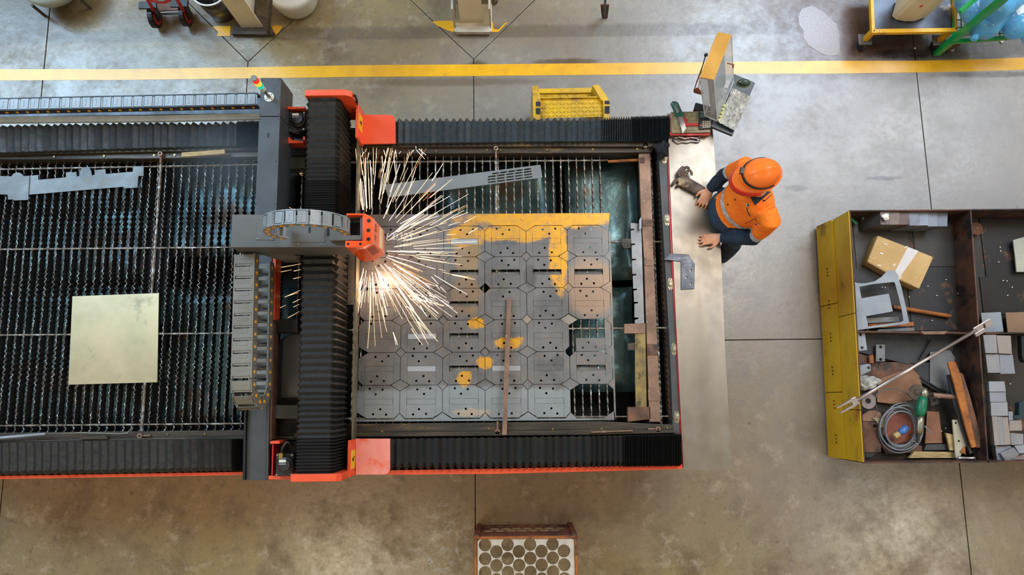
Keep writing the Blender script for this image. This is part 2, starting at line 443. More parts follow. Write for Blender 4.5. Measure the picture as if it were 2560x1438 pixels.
# wet patch of coolant on the floor
t = NT('wet_film'); t.b.inputs['Base Color'].default_value = sr(120,96,84); t.b.inputs['Roughness'].default_value = .10
t.b.inputs['IOR'].default_value = 1.55; t.bump(t.noise(40, 4, .8), .2, .004)
pm = MB(); pm.prism(WW([(1996,40),(2004,22),(2030,14),(2060,30),(2078,50),(2092,60),(2098,95),(2100,125),(2094,137),(2072,140),(2050,132),(2020,112),(2008,92),(2010,78),(1998,62)], .002), .0003, .002)
tag(pm.build('puddle', t.m), 'glossy wet patch on the floor left of the yellow cart', 'puddle')

# ---------------------------------------------------------------- laser machine body
ZB, ZS, ZR = .93, .85, 1.0       # side beams, slat tips, rail covers
body = thing('laser_cutting_machine', W(1283, 720, 0), 'long black and orange laser cutting machine base with folded rail covers along both sides', 'machine')
def strip(top, bot, z, th): # band between two picture polylines at one height
    mm = MB(); mm.prism(WW(top, z)+WW(bot, z)[::-1], z-th, z); return mm
# lower housing under the bed
y_t, y_b = W(1283, 300, ZR).y, W(1283, 1165, ZR).y
x_l, x_r = W(-260, 720, ZR).x, W(1690, 720, ZR).x
hm = MB()
hm.box(x_l, x_r-.02, y_t-.19, y_t+.0, .02, .88); hm.box(x_l, x_r-.06, y_b-.02, y_b+.18, .02, .88)
hm.box(x_r-.07, x_r-.02, y_b+.18, y_t-.19, .02, .80)
hm.box(x_l, x_r-.1, y_b+.18, y_t-.19, .02, .20)
hm.build('housing', mat('black_housing', sr(24,24,25), sr(18,18,18), 5, .6), body)
# orange base skirt seen along the lower edge
strip([(-260,1196),(0,1190),(605,1180),(975,1176),(1240,1172),(1705,1162)], [(-260,1204),(0,1198),(605,1188),(975,1187),(1240,1185),(1705,1173)], .93, .9).build('side_skirt', m_orange, body)
strip([(1664,300),(1668,360),(1676,600),(1690,850),(1706,1168)], [(1671,300),(1676,360),(1684,600),(1697,850),(1712,1170)], .925, .6).build('end_skirt', m_red, body)
def folds(name, xs, outer, inner, z, amp, inset, m, parent, drop=.16, label=None):
    """concertina cover: crests at even xs, valleys between; outer / inner are picture polylines"""
    mm = MB(); n = len(xs); vs = []
    for i, x in enumerate(xs):
        crest = i % 2 == 0
        zz = z + U(-.003,.003) if crest else z-amp
        yo, yi = px_interp(outer, x), px_interp(inner, x)
        o, q = W(x, yo, z), W(x, yi, z)
        d = (q-o).normalized()
        ins = 0 if crest else inset
        o2 = o + d*(ins + U(0,.004)); q2 = q - d*ins*.4
        vs += [(o2.x, o2.y, z-drop), (o2.x, o2.y, zz-.03), (o2.x+d.x*.03, o2.y+d.y*.03, zz), (lerp(o2.x,q2.x,.5), lerp(o2.y,q2.y,.5), zz-.002), (q2.x, q2.y, zz), (q2.x, q2.y, z-drop)]
    fs = [(i*6+j, i*6+j+1, (i+1)*6+j+1, (i+1)*6+j) for i in range(n-1) for j in range(5)]
    mm.add(vs, fs)
    return mm.build(name, m, parent, label=label)
def steps(segs):
    xs = [segs[0][0]]
    for a, b, p in segs:
        n = max(1, round((b-a)/(p/2)))
        xs += [a+(b-a)*k/n + U(-.06,.06)*p for k in range(1, n+1)]
    return xs
folds('rail_cover', steps([(980,1430,17),(1430,1505,14.5),(1505,1580,6),(1580,1672,3.2)]), [(975,290),(1300,289),(1500,287),(1672,283)], [(975,358),(1300,354),(1672,351)], ZR, .028, .022, m_bellow2, body)
folds('rail_cover', steps([(975,1480,19),(1480,1560,13),(1560,1705,4)]), [(970,1178),(1240,1176),(1450,1173),(1705,1168)], [(970,1097),(1300,1093),(1705,1086)], ZR, .028, .022, m_bellow, body)
folds('rail_cover', steps([(-240,590,18.5),(590,655,3.2)]), [(-260,318),(0,308),(350,300),(500,301),(655,296)], [(-260,392),(0,380),(350,369),(655,361)], ZR, .03, .012, m_bellow2, body)
folds('rail_cover', steps([(-240,490,20.5),(490,578,15),(578,612,3.2)]), [(-260,1196),(0,1191),(350,1186),(615,1180)], [(-260,1118),(0,1107),(350,1100),(615,1098)], ZR, .02, .006, m_bellow, body)
# bright trough lip under the long cable carrier
strip([(-260,300),(0,292),(330,289),(420,288),(650,283)], [(-260,318),(0,306),(330,303),(420,302),(650,297)], 1.03, .03).build('trough_lip', mat('pale_lip', sr(196,204,208)), body)
strip([(-260,252),(0,247),(650,236)], [(-260,300),(0,292),(650,283)], .93, .03).build('carrier_trough', m_steel_d, body)

# end rail with ball casters
em = strip([(1645,362),(1653,500),(1665,700),(1675,880),(1683,1085)], [(1671,360),(1679,560),(1688,720),(1697,880),(1706,1085)], .915, .10)
endr = em.build('end_rail', m_dark, body)
for px, py in ((1661,395),(1668,550),(1676,710),(1685,873),(1692,1043)):
    c = W(px, py, .92); a = .044
    b = MB(); pts = []
    for k in range(24):
        an = 2*PI*k/24; rr = .027 if abs(math.sin(an)) < .75 else lerp(.027, .043, (abs(math.sin(an))-.75)/.25)
        pts.append((c.x+rr*math.cos(an)*.98, c.y+rr*math.sin(an)*1.06))
    b.prism(pts, .914, .919, [circ(c.x, c.y+.036, .0045, 8), circ(c.x, c.y-.036, .0045, 8)])
    b.lathe((c.x, c.y, .918), [(.026,0),(.024,.006),(.020,.007),(.019,.004),(.016,.004),(.015,.009),(.011,.010)], 20)
    bf = b.build('ball_caster', m_zinc, endr, smooth=False)

# ---------------------------------------------------------------- cutting beds
bedR = thing('cutting_bed', W(1283, 720, ZS-.3), 'right half of the cutting bed with straight slagged slats under the nested sheet', 'machine bed')
bedL = thing('cutting_bed', W(330, 740, ZS-.3), 'left half of the cutting bed with wavy burnt slats under the square plate', 'machine bed')
def beam(parent, top, mid, bot, lower=False):
    # raised lip plus bolted ledge
    if not lower:
        strip(top, mid, ZB+.02, .14).build('side_beam', m_beam, parent, bevel=.004)
        strip(mid, bot, ZB-.01, .14).build('beam_ledge', m_beam, parent, bevel=.004)
    else:
        strip(top, mid, ZB-.01, .14).build('beam_ledge', m_beam, parent, bevel=.004)
        strip(mid, bot, ZB+.02, .14).build('side_beam', m_beam, parent, bevel=.004)
beam(bedR, [(735,361),(900,356),(1400,352),(1640,351)], [(735,372),(900,368),(1400,366),(1635,367)], [(735,388),(900,384),(1400,383),(1630,381)])
beam(bedL, [(-260,392),(0,379),(350,370),(735,362)], [(-260,402),(0,388),(350,380),(735,373)], [(-260,418),(0,400),(350,397),(735,391)])
beam(bedR, [(735,1062),(1240,1057),(1500,1054),(1684,1062)], [(735,1083),(1240,1079),(1500,1074),(1684,1076)], [(735,1094),(1240,1090),(1500,1087),(1690,1083)], True)
beam(bedL, [(-260,1088),(0,1083),(350,1079),(735,1074)], [(-260,1108),(0,1102),(350,1096),(735,1090)], [(-260,1116),(0,1107),(350,1101),(735,1097)], True)
def bolt(px, py, z, parent, r=.008, m=m_brass):
    c = W(px, py, z); b = MB(); b.lathe((c.x, c.y, z-.012), [(r,0),(r,.012),(r*.5,.012),(r*.45,.006)], 10)
    b.build('bolt', m, parent)
for px, py in ((1090,377),(1217,375),(1251,375),(1367,374),(1482,373),(1593,372)): bolt(px, py, ZB-.003, bedR)
for px, py in ((260,389),(385,388),(436,387),(135,391)): bolt(px, py, ZB-.003, bedL)
for px, py in ((955,1079),(1222,1072),(1382,1073),(1504,1072),(1668,1069)): bolt(px, py, ZB-.003, bedR)
for px, py in ((418,1086),(512,1085)): bolt(px, py, ZB-.003, bedL)
def eye(px, py, ang, parent, L=.07):    # threaded eye at the end of a tie rod
    c = W(px, py, ZB); b = MB()
    d = Vector((math.cos(ang), math.sin(ang), 0))
    b.tube([c - d*.01, c + d*L], .008, 8)
    b.lathe(c - Vector((0,0,.01)), [(.019,0),(.019,.03),(.008,.03),(.007,.01)], 14)
    b.build('tie_rod_eye', m_rustbar, parent, smooth=False)
for px, py, a, p in ((1240,373,-PI/2,bedR),(1613,366,0,bedR),(1244,1079,PI/2,bedR),(1644,1073,PI,bedR),(403,386,-PI/2,bedL),(352,1090,0,bedL)): eye(px, py, a, p)

# slats: one shared wavy strip, one shared straight toothed strip
yT, yB = W(330, 402, ZS).y, W(330, 1078, ZS).y
def wavy_slat(amp, per, th, top_j, m, name, y0, y1):
    mm = MB(); L = y0-y1; n = int(L/per*4); vs = []
    for i in range(n+1):
        y = y0 - L*i/n; ph = (i % 4)
        x = ((0, amp, 0, -amp)[ph])*(.65+.35*math.sin(i*.11+top_j*900)) + U(-1,1)*amp*.28
        z = ZS - (0 if ph != 2 else top_j) - U(0, .004)
        wd = th*U(.8, 1.3)
        vs += [(x-wd, y, z), (x+wd, y, z), (x*.7+th*.6, y, ZS-.07), (x*.7-th*.6, y, ZS-.07)]
    fs = []
    for i in range(n):
        a, b = i*4, (i+1)*4
        for j in range(4): fs.append((a+j, a+(j+1)%4, b+(j+1)%4, b+j))
    mm.add(vs, fs); mm.mi = [0 if k_ % 4 == 0 else 1 for k_ in range(len(fs))]
    return mm
m_slatside = mat('shaded_slat_side', sr(40,36,34), sr(20,19,19), 14, .6, .2)  # sides coloured dark for the shade in the gaps between slats
xL0, pitch = W(8, 740, ZS).x, (W(600, 740, ZS).x-W(8, 740, ZS).x)/29.2
variants = [wavy_slat(.0085, .040, .0038, .003, m_slat, 'slat', yT, yB) for _ in range(4)]
vo = []
k = 0
for i in range(-9, 35):
    x = xL0 + pitch*i
    if x > W(735, 740, ZS).x: break
    if len(vo) < 4:
        o = variants[len(vo)].build('slat', (m_slat, m_slatside), bedL, origin=(0, (yT+yB)/2, ZS-.10)); o.location.x += x; vo.append(o)
        ORG[o.name] = Vector((x, (yT+yB)/2, ZS-.10))
    else:
        share(vo[i % 4], 'slat', (x, (yT+yB)/2, ZS-.10), bedL)
yT2, yB2 = W(1283, 384, ZS).y, W(1283, 1057, ZS).y
pr = [wavy_slat(.0016, .06, .0042, .012, m_slat2, 'slat', yT2, yB2) for _ in range(4)]
vr = []
xR0 = W(1088, 530, ZS).x; pR = (W(1395, 530, ZS).x - W(935, 530, ZS).x)/(460/19.8)
for i in range(-17, 22):
    x = xR0 + pR*i
    if x < W(745, 530, ZS).x or x > W(1516, 430, ZS).x: continue
    if len(vr) < 4:
        o = pr[len(vr)].build('slat', (m_slat2, m_slatside), bedR, origin=(0, (yT2+yB2)/2, ZS-.10)); o.location.x += x; vr.append(o)
    else:
        share(vr[i % 4], 'slat', (x, (yT2+yB2)/2, ZS-.10), bedR)
# two saw-toothed slats standing by the end rail
for a, b, m in (((1628,392),(1655,1062),m_slat), ((1646,398),(1677,1066),m_rust)):
    p0, p1 = W(*a, ZS), W(*b, ZS); n = 96; vs = []
    for i in range(n+1):
        c = p0.lerp(p1, i/n); t_ = i % 2
        vs += [(c.x-.004-.011*t_, c.y, ZS-.01*t_), (c.x+.004, c.y, ZS-.01*t_), (c.x+.004, c.y, ZS-.13), (c.x-.004, c.y, ZS-.13)]
    fs = [(i*4+j, i*4+(j+1)%4, (i+1)*4+(j+1)%4, (i+1)*4+j) for i in range(n) for j in range(4)]
    mm = MB(); mm.add(vs, fs); mm.build('slat', m, bedR)
# cross rods (x direction) and tie rods (y direction)
def rod(a, b, parent, r=.007, m=m_slat2, z=ZS-.005, n=40, name='cross_rod'):
    p0, p1 = W(*a, z), W(*b, z); mm = MB()
    mm.tube([p0.lerp(p1, i/n)+Vector((0,0,U(-.001,.001))) for i in range(n+1)], r, 6, radii=[r*U(.8,1.35) for _ in range(n+1)]); return mm.build(name, m, parent)
for ya, yb in ((428,410),(626,617),(840,832),(1067,1058)): rod((-240,ya),(735,yb), bedL)
for a, b in (((740,407),(1520,401)),((740,612),(1672,604)),((740,827),(1672,820)),((740,1048),(1672,1041))): rod(a, b, bedR)
rod((740,392),(1600,390), bedR, .005, m_rust, ZS-.03)
mm = MB(); p0, p1 = W(1520,404,ZS), W(1600,400,ZS); mm.tube([p0,p1], .012, 8); mm.build('cross_rod', m_rust_o, bedR)
rod((404,392),(354,1084), bedL, .010, n=30, name='tie_rod'); rod((1240,384),(1244,1070), bedR, .011, n=30, name='tie_rod')
# scrap drawers below the slats
zs = .56
for (x0, x1, y0, y1, c) in ((-40,380,430,700,m_scrap),(-40,395,720,1075,m_scrap),(420,730,400,640,m_scrap),(420,730,720,1075,m_scrap)):
    mm = MB(); a, b = W(x0,y0,zs), W(x1,y1,zs)
    mm.surf(lambda u,v: (lerp(a.x,b.x,u), lerp(b.y,a.y,v), zs+U(-.03,.03)), 8, 8)
    mm.build('scrap_drawer', c, bedL, solid=.01, smooth=True)
for (x0, x1, y0, y1, c) in ((1100,1395,400,690,m_scrap),(1410,1600,395,700,m_scrap),(1405,1590,720,980,m_scrap),(900,1390,720,1040,m_scrap),(1610,1660,400,1050,m_scrap)):
    mm = MB(); a, b = W(x0,y0,zs), W(x1,y1,zs)
    mm.surf(lambda u,v: (lerp(a.x,b.x,u), lerp(b.y,a.y,v), zs+U(-.03,.03)), 6, 8)
    mm.build('scrap_drawer', c, bedR, solid=.01, smooth=True)
m_duct = m_pit
for x, p in ((405,bedL),(1402,bedR),(1600,bedR)):
    a, b = W(x-8,395,.45), W(x+10,1060,.45); mm = MB(); mm.box(a.x, b.x, b.y, a.y, .22, .58); mm.build('drawer_divider', m_pit, p)
def fixn(o):
    bm = bmesh.new(); bm.from_mesh(o.data); bmesh.ops.recalc_face_normals(bm, faces=bm.faces); bm.to_mesh(o.data); bm.free()
# ---------------------------------------------------------------- gantry
gan = thing('laser_gantry', W(770, 720, .93), 'gantry bridge with black ribbed bellows, orange end caps and grey side arm', 'machine gantry')
ZT, ZL = 1.40, 1.03
# ribbed bridge cover
def bridge_cover():
    mm = MB(); ys = [241]
    for a, b, p in ((241,400,15.2),(400,450,11),(450,540,6),(540,640,12),(640,980,18.5),(980,1095,14),(1095,1186,8.2)):
        n = round((b-a)/(p/2)); ys += [a+(b-a)*k/n for k in range(1, n+1)]
    vs = []
    for i, y in enumerate(ys):
        ins = 0 if i % 2 == 0 else .026
        ins += U(-.002,.002)
        xl = W(lerp(763,733,(y-241)/945.), y, ZT-.03).x; xr = W(lerp(852,836,(y-241)/945.), y, ZT-.03).x
        Y = W(790, y, ZT-.03).y
        s_ = .6
        vs += [(xl+ins*.5, Y, ZL-.05), (xl+ins*.5, Y, ZT-.06-ins*s_), (xl+.02+ins*.4, Y, ZT-.03-ins*s_), (lerp(xl,xr,.5), Y, ZT-.028-ins*s_),
               (xr-.035-ins*.3, Y, ZT-.03-ins*s_), (xr-ins, Y, ZT-.06-ins), (xr+.006-ins*1.3, Y, ZL+.02)]
    n = len(ys)
    mm.add(vs, [(i*7+j, (i+1)*7+j, (i+1)*7+j+1, i*7+j+1) for i in range(n-1) for j in range(6)])
    return mm.build('bellows', m_bellow, gan)
bridge_cover()
# silver track along the foot of the bellows
a, b = W(896,262,ZL+.05), W(880,1180,ZL+.05)
mm = MB(); mm.hexa([(a.x-.010,a.y,.97),(a.x+.003,a.y,.97),(b.x+.003,b.y,.97),(b.x-.010,b.y,.97)][::-1], [(a.x-.010,a.y,1.07),(a.x+.003,a.y,1.07),(b.x+.003,b.y,1.07),(b.x-.010,b.y,1.07)][::-1])
mm.build('bridge_track', m_zinc, gan)
mm = MB(); a, b = W(775,262,1.3), W(758,1180,1.3); mm.box(a.x+.02, a.x+.22, b.y, a.y, .97, 1.28)
mm.build('bridge_core', m_pit, gan)
# end caps: plates in the xz plane following the cover's outline
def end_cap(yp, x0, x1, x2, yth, ylow):
    c0, c1, c2 = W(x0,yp,ZT), W(x1,yp,ZT), W(x2,yp,ZT)
    prof = [(c0.x, ZL-.08), (c0.x, ZT), (c1.x, ZT), (c2.x, ZT-.03), (c2.x+.004, ZL-.08)]
    mm = MB(); n = len(prof)
    y0, y1 = c0.y-yth/2, c0.y+yth/2
    mm.add([(x,y0,z) for x,z in prof]+[(x,y1,z) for x,z in prof], [tuple(range(n)), tuple(range(n,2*n))[::-1]]+[(i+n, (i+1)%n+n, (i+1)%n, i) for i in range(n)])
    return mm.build('end_cap', m_orange, gan, bevel=.003)
end_cap(232, 762, 864, 878, .045, 0)
end_cap(1196, 726, 840, 852, .048, 0)
def side_plate(xp, ya, yb):
    a, b = W(xp, ya, ZL), W(xp-1, yb, ZL)
    mm = MB(); mm.box(a.x-.02, a.x, b.y, a.y, ZL-.05, ZL+.15); o = mm.build('side_plate', m_orange, gan, bevel=.002)
    c = (a+b)/2; y = c.y + (.02 if ya < 500 else -.01); L = .085
    s = MB(); s.box(a.x, a.x+.0015, y-L/2-.02, y+L/2+.02, ZL+.01, ZL+.13); lab = s.build('warning_label', mat('warning_yellow', sr(246,200,20)), o, label='yellow warning label with a black mark')
    k = MB(); xx = a.x+.0016
    k.add([(xx,y-.018,ZL+.05),(xx,y+.02,ZL+.03),(xx,y+.022,ZL+.045),(xx,y-.01,ZL+.075),(xx,y+.006,ZL+.10),(xx,y-.004,ZL+.105)], [(0,1,2,3),(3,2,4,5)])
    k.v = [v + Vector((.0006,0,0)) for v in k.v]; k.build('warning_mark', m_black, o)
side_plate(907, 285, 361); side_plate(889, 1098, 1188)
def foot(pts, corner, sg):
    """foot plate with one rounded corner"""
    P = WW(pts, ZL+.005); out = []
    for i, p in enumerate(P):
        if i == corner:
            r = .05; a, b = (P[i-1]-p).normalized(), (P[(i+1)%len(P)]-p).normalized()
            for k in range(7):
                t = k/6; out.append(p + a*r*(1-t)**2 + b*r*t**2)
        else: out.append(p)
    mm = MB(); mm.prism(out, ZL-.01, ZL+.005); return mm.build('foot_plate', m_orange, gan)
foot([(905,287),(988,287),(989,358),(905,360)], 1, 1)
m_pink = mat('lit_orange_paint', sr(226,128,112), sr(232,146,136), 6, .3, c3=sr(224,96,64), c3scale=4, c3lo=.55, c3hi=.65)  # paler, pinker copy of the orange paint with bright light in its colour
P = foot([(889,1097),(975,1097),(975,1187),(889,1187)], 2, 1); P.data.materials[0] = m_pink
# channel box running beside the bridge
def quadbox(pts, z0, z1, name, m, parent, bevel=.002, top_z=None):
    t_ = WW(pts, z1); mm = MB(); mm.prism(t_, z0, z1); return mm.build(name, m, parent, bevel=bevel)
quadbox([(652,194.5),(703,194.5),(700,290.5),(648,290.5)], 1.13, ZT, 'channel_cover', m_dark, gan)
quadbox([(648,292),(700,292),(690,560),(636,560)], 1.13, ZT, 'channel_cover', m_dark, gan)
ch = quadbox([(627,560),(690,560),(671,1000),(665,1201),(607,1201),(616,800)], .98, 1.10, 'channel_tray', m_dark, gan)
quadbox([(618,640),(623,640),(612,1201),(606,1201)], .98, 1.13, 'tray_flange', m_pit, gan)
quadbox([(676,640),(680,640),(670,1201),(665,1201)], .98, 1.12, 'tray_flange', m_dark, gan)
quadbox([(694,300),(703,300),(697,560),(689,560)], 1.0, 1.13, 'gantry_rail', m_orange, gan)
quadbox([(682,640),(690,640),(686,800),(679,800)], 1.0, 1.12, 'gantry_rail', m_orange, gan)
quadbox([(679,800),(686,800),(678,1100),(672,1100)], 1.0, 1.10, 'gantry_rail', m_rust, gan)
def slot(px, py, L, wd, z, parent, m=m_pit, vert=True):
    c = W(px, py, z); pts = []
    for k in range(12):
        an = 2*PI*k/12; pts.append((c.x+math.cos(an)*wd, c.y+math.sin(an)*wd+(L if math.sin(an) > 0 else -L)))
    mm = MB(); mm.prism(pts, z-.001, z+.0012); mm.build('slot', m, parent)  # flat dark piece, the slot's inner shade is only its colour
slot(670.5, 338, .012, .006, ZT+.0005, gan)
def screws(pts, z, parent, r=.0045):
    for p in pts:
        c = W(*p, z); mm = MB(); mm.lathe((c.x,c.y,z-.001), [(r,0),(r,.003),(r*.6,.004)], 8); mm.build('screw', m_zinc if r > .004 else m_pit, parent)
screws([(656,200),(699,200),(651,286),(696,285),(652,243),(700,243),(650,298),(696,298),(644,405),(691,404),(640,511),(688,511)], ZT, gan, .0035)
# side arm
ZA = 1.65
arm = quadbox([(580,536),(868,538),(866,618),(576,619)], 1.40, ZA, 'side_arm', m_arm, gan, bevel=.004)
pl = quadbox([(642,553),(686,553),(685,601),(640,600)], ZA, ZA+.004, 'access_panel', m_arm, gan); slot(662,577,.012,.006,ZA+.0045,pl)
screws([(645,556),(682,557),(644,597),(678,597)], ZA+.004, pl, .005)
pl = quadbox([(733,562),(812,562),(812,606),(732,606)], ZA, ZA+.004, 'access_panel', m_arm, gan); slot(774,575,.014,.007,ZA+.0045,pl)
screws([(744,610),(803,609)], ZA, pl, .005)
quadbox([(816,562),(823,562),(823,590),(816,590)], ZA, ZA+.003, 'cable_opening', m_pit, gan)  # dark plate painted as a shaded opening
# lower bracket under the arm
quadbox([(640,628),(705,628),(745,640),(740,648),(700,648)], 1.30, 1.42, 'arm_bracket', m_arm, gan)
for px, c in ((608,sr(240,190,30)),(615,sr(40,130,160)),(629,sr(190,190,186)),(637,sr(150,150,150))):
    a = W(px, 628, 1.44); mm = MB(); mm.tube([a+Vector((0,.08,0)), a+Vector((0,-.02,.0)), a+Vector((0,-.09,-.02))], .006, 6); mm.build('hose', mat('hose', c), gan)
# U-shaped carriage bracket
mm = MB(); mm.prism(WW([(824,566),(866,560),(866,588),(900,588),(900,541),(868,541),(868,536),(909,537),(909,600),(824,602)], 1.70), 1.58, 1.70); mm.build('carriage_bracket', m_arm, gan, bevel=.003)
quadbox([(866,542),(899,542),(899,587),(866,587)], 1.50, 1.56, 'carriage_well', m_pit, gan)
# motors and brackets in the end pockets
def motor(px, py, br):
    c = W(px, py, 1.22); o = MB(); o.box(c.x-.06, c.x+.06, c.y-.075, c.y+.075, 1.04, 1.20); o.lathe((c.x+.015,c.y,1.20), [(.055,0),(.055,.03),(.04,.035),(.04,.05)], 20)
    m_ = o.build('drive_motor', m_black, gan, bevel=.004)
    l = MB(); l.box(c.x-.022, c.x+.025, c.y+.02, c.y+.038, 1.2505, 1.253); l.build('rating_plate', m_white, m_)
    l = MB(); l.box(c.x-.022, c.x+.025, c.y+.006, c.y+.013, 1.2505, 1.253); l.build('rating_plate', m_steel_l, m_)
    for dx, dy in ((-.05,-.065),(.05,-.065),(-.05,.065),(.05,.065)):
        b = MB(); b.lathe((c.x+dx,c.y+dy,1.20), [(.006,0),(.006,.006)], 8); b.build('screw', m_chrome, m_)
motor(741, 300, 0); motor(709, 1163, 1)
quadbox([(709,262),(727,267),(762,266),(762,271),(726,273),(716,272),(716,350),(709,350)], 1.05, 1.24, 'motor_bracket', m_orange, gan)
quadbox([(705,338),(718,338),(730,350),(758,352),(758,357),(705,359)], 1.05, 1.20, 'motor_bracket', m_orange, gan)
quadbox([(757,341),(763,341),(763,350),(757,350)], 1.05, 1.22, 'motor_bracket', m_orange, gan)
quadbox([(675,1103),(699,1103),(699,1110),(675,1110)], 1.05, 1.22, 'motor_bracket', m_orange, gan)
quadbox([(671,1190),(727,1190),(727,1199),(671,1199)], 1.00, 1.15, 'motor_bracket', m_orange, gan)
quadbox([(680,1112),(684,1112),(682,1190),(678,1190)], 1.00, 1.12, 'motor_bracket', m_red, gan)
for k in range(3):
    mm = MB(); mm.tube([W(706,310+k*5,1.22), W(725,318+k*5,1.20), W(760,330+k*4,1.18)], .008, 8); mm.build('cable', m_black, gan, smooth=True)
mm = MB(); mm.tube([W(705,1140,1.2), W(706,1120,1.26), W(716,1106,1.27), W(732,1112,1.24)], .011, 8); mm.build('cable', m_black, gan, smooth=True)
mm = MB(); c = W(703,1140,1.22); mm.lathe(c, [(.018,-.02),(.018,.02)], 8, axis=(0,1,0)); mm.build('cable_gland', m_brass, gan)
quadbox([(700,362),(762,362),(762,388),(699,388)], .95, 1.10, 'cross_member', m_pit, gan)
quadbox([(708,390),(762,388),(762,420),(708,424)], .90, 1.06, 'cross_member', mat('greenish_grey_plate', sr(92,90,78)), gan)
quadbox([(690,798),(745,798),(745,829),(690,831)], .95, 1.06, 'cross_member', m_black, gan)
quadbox([(680,1013),(745,1013),(745,1047),(679,1047)], .95, 1.04, 'cross_member', m_dark, gan)
quadbox([(676,1000),(745,1000),(745,1100),(676,1100)], .90, .935, 'cross_member', m_pit, gan)

# ---------------------------------------------------------------- cable carriers
def link_meshes(L, wd, h, m, m_side, tag_):
    f = MB()
    f.box(-L*.45, L*.30, -wd*.5, wd*.5, h/2-.006, h/2)
    f.box(L*.30, L*.47, -wd*.44, wd*.44, h/2-.010, h/2-.005)
    f.box(-L*.30, -L*.10, -wd*.28, wd*.28, h/2, h/2+.002)
    f.box(-L*.15, L*.15, -wd*.5, wd*.5, -h/2, -h/2+.006)
    f.mi = [0]*len(f.f); f.cur = 1
    for s in (-1, 1): f.box(-L*.52, L*.50, s*wd*.5-.004*s, s*(wd*.5+.006), -h/2, h/2)
    return f
def carrier(name, path, L, wd, h, m, m_side, label, plug_side, r_plug):
    """path: function distance -> (point, tangent, outward normal)"""
    p0, _, _ = path(0)
    root = thing(name, p0, label, 'cable carrier')
    src = None; s_ = L/2
    f = link_meshes(L, wd, h, m, m_side, name)
    while True:
        q = path(s_)
        if q is None: break
        p, tn, nm = q
        side = nm.cross(tn).normalized()
        rot = Matrix((tn, side, nm)).transposed().to_quaternion()
        if src is None:
            o = f.build('link', (m, m_side), root, origin=(0,0,0)); src = o
            g_ = MB(); g_.lathe((0, plug_side*(wd*.5+.006), 0), [(r_plug,0),(r_plug,.004),(r_plug*.7,.006)], 10, axis=(0,plug_side,0))
            pg = g_.build('plug', m_plug, o, origin=(0,0,0)); psrc = pg
        else:
            o = bpy.data.objects.new('link', src.data); COL.objects.link(o); o.parent = root
            pg = bpy.data.objects.new('plug', psrc.data); COL.objects.link(pg); pg.parent = o
        pg.location = (0,0,0)
        o.location = p - ORG[root.name]; o.rotation_mode = 'QUATERNION'; o.rotation_quaternion = rot
        s_ += L
    return root
def line_path(a, b, z):
    A_, B_ = W(*a, z), W(*b, z); d = (B_-A_); n = d.length; d.normalize()
    return lambda s: None if s > n else (A_+d*s, d, Vector((0,0,1)))
carrier('cable_carrier', line_path((-250,271),(655,252), 1.16), .0765, .088, .07, m_chain, m_chaindk, 'long grey jointed cable carrier lying in the trough along the upper left rail', -1, .011)
def loop_path(px, ya, yb, z, Rr):
    A_ = W(px, ya, z); B_ = W(px-8, yb, z); d = (B_-A_); n = d.length; d.normalize()
    def f(s):
        if s < n: return (A_+d*s, d, Vector((0,0,1)))
        a = (s-n)/Rr
        if a < PI:
            c = B_ + Vector((0,0,-Rr))
            nm = Vector((0,0,1))*math.cos(a) + d*math.sin(a); tn = d*math.cos(a) - Vector((0,0,1))*math.sin(a)
            return (c+nm*Rr, tn, nm)
        s2 = s-n-PI*Rr
        if s2 > n: return None
        return (B_+Vector((0,0,-2*Rr))-d*s2, -d, Vector((0,0,-1)))
    return f
carrier('cable_carrier', loop_path(617, 638, 950, 1.49, .15), .0825, .125, .085, m_chain2, m_chain2, 'cable carrier folded back on itself above the channel left of the bellows bridge', 1, .012)
def arch_path():
    C0 = W(790, 585, 1.66); cz = 1.86; a, b = .235, .22
    pts = [Vector((C0.x + a*math.cos(t), C0.y, cz + b*math.sin(t))) for t in [math.radians(222-k*2) for k in range(0, 122)]]
    pts = [p for p in pts]
    cum = [0]
    for p, q in zip(pts, pts[1:]): cum.append(cum[-1]+(q-p).length)
    cc = Vector((C0.x, C0.y, cz))
    def f(s):
        if s > cum[-1]: return None
        i = max(k for k in range(len(cum)) if cum[k] <= s); i = min(i, len(pts)-2)
        t = (s-cum[i])/(cum[i+1]-cum[i]); p = pts[i].lerp(pts[i+1], t); tn = (pts[i+1]-pts[i]).normalized()
        nm = Vector((-tn.z, 0, tn.x))
        if nm.dot(p-cc) < 0: nm = -nm
        return (p, tn, nm)
    return f
carrier('cable_carrier', arch_path(), .066, .078, .052, m_chain, m_chain, 'short grey cable carrier arching over the side arm to the orange head', -1, .011)

# ---------------------------------------------------------------- signal tower on the channel cover
b0 = W(673, 243, ZT+.001)
tw = thing('signal_tower', b0, 'red, amber and green signal light on a short pole on the grey channel cover', 'signal light')
mm = MB(); mm.lathe(b0, [(.035,0),(.035,.004),(.012,.006)], 24); mm.build('base_flange', m_white, tw)
for k in range(4):
    an = PI/4+k*PI/2; mm = MB(); mm.lathe(b0+Vector((.026*math.cos(an),.026*math.sin(an),.004)), [(.004,0),(.004,.003)], 8); mm.build('screw', m_black, tw)
def seg(z0, z1, r, name, m): s_ = MB(); s_.lathe(b0+Vector((0,0,z0)), [(r*.97,0),(r,.003),(r,z1-z0-.003),(r*.97,z1-z0)], 24); return s_.build(name, m, tw, smooth=False)
seg(.006,.13,.010,'pole',m_zinc); seg(.005,.03,.014,'collar',m_zinc)
seg(.125,.165,.021,'housing',m_white)
seg(.166,.208,.022,'green_lamp',glow('green_lens', (.02,.55,.32,1), .8, sr(0,140,90)))
seg(.209,.251,.022,'amber_lamp',glow('amber_lens', (1,.32,.04,1), 1.5, sr(255,130,30)))
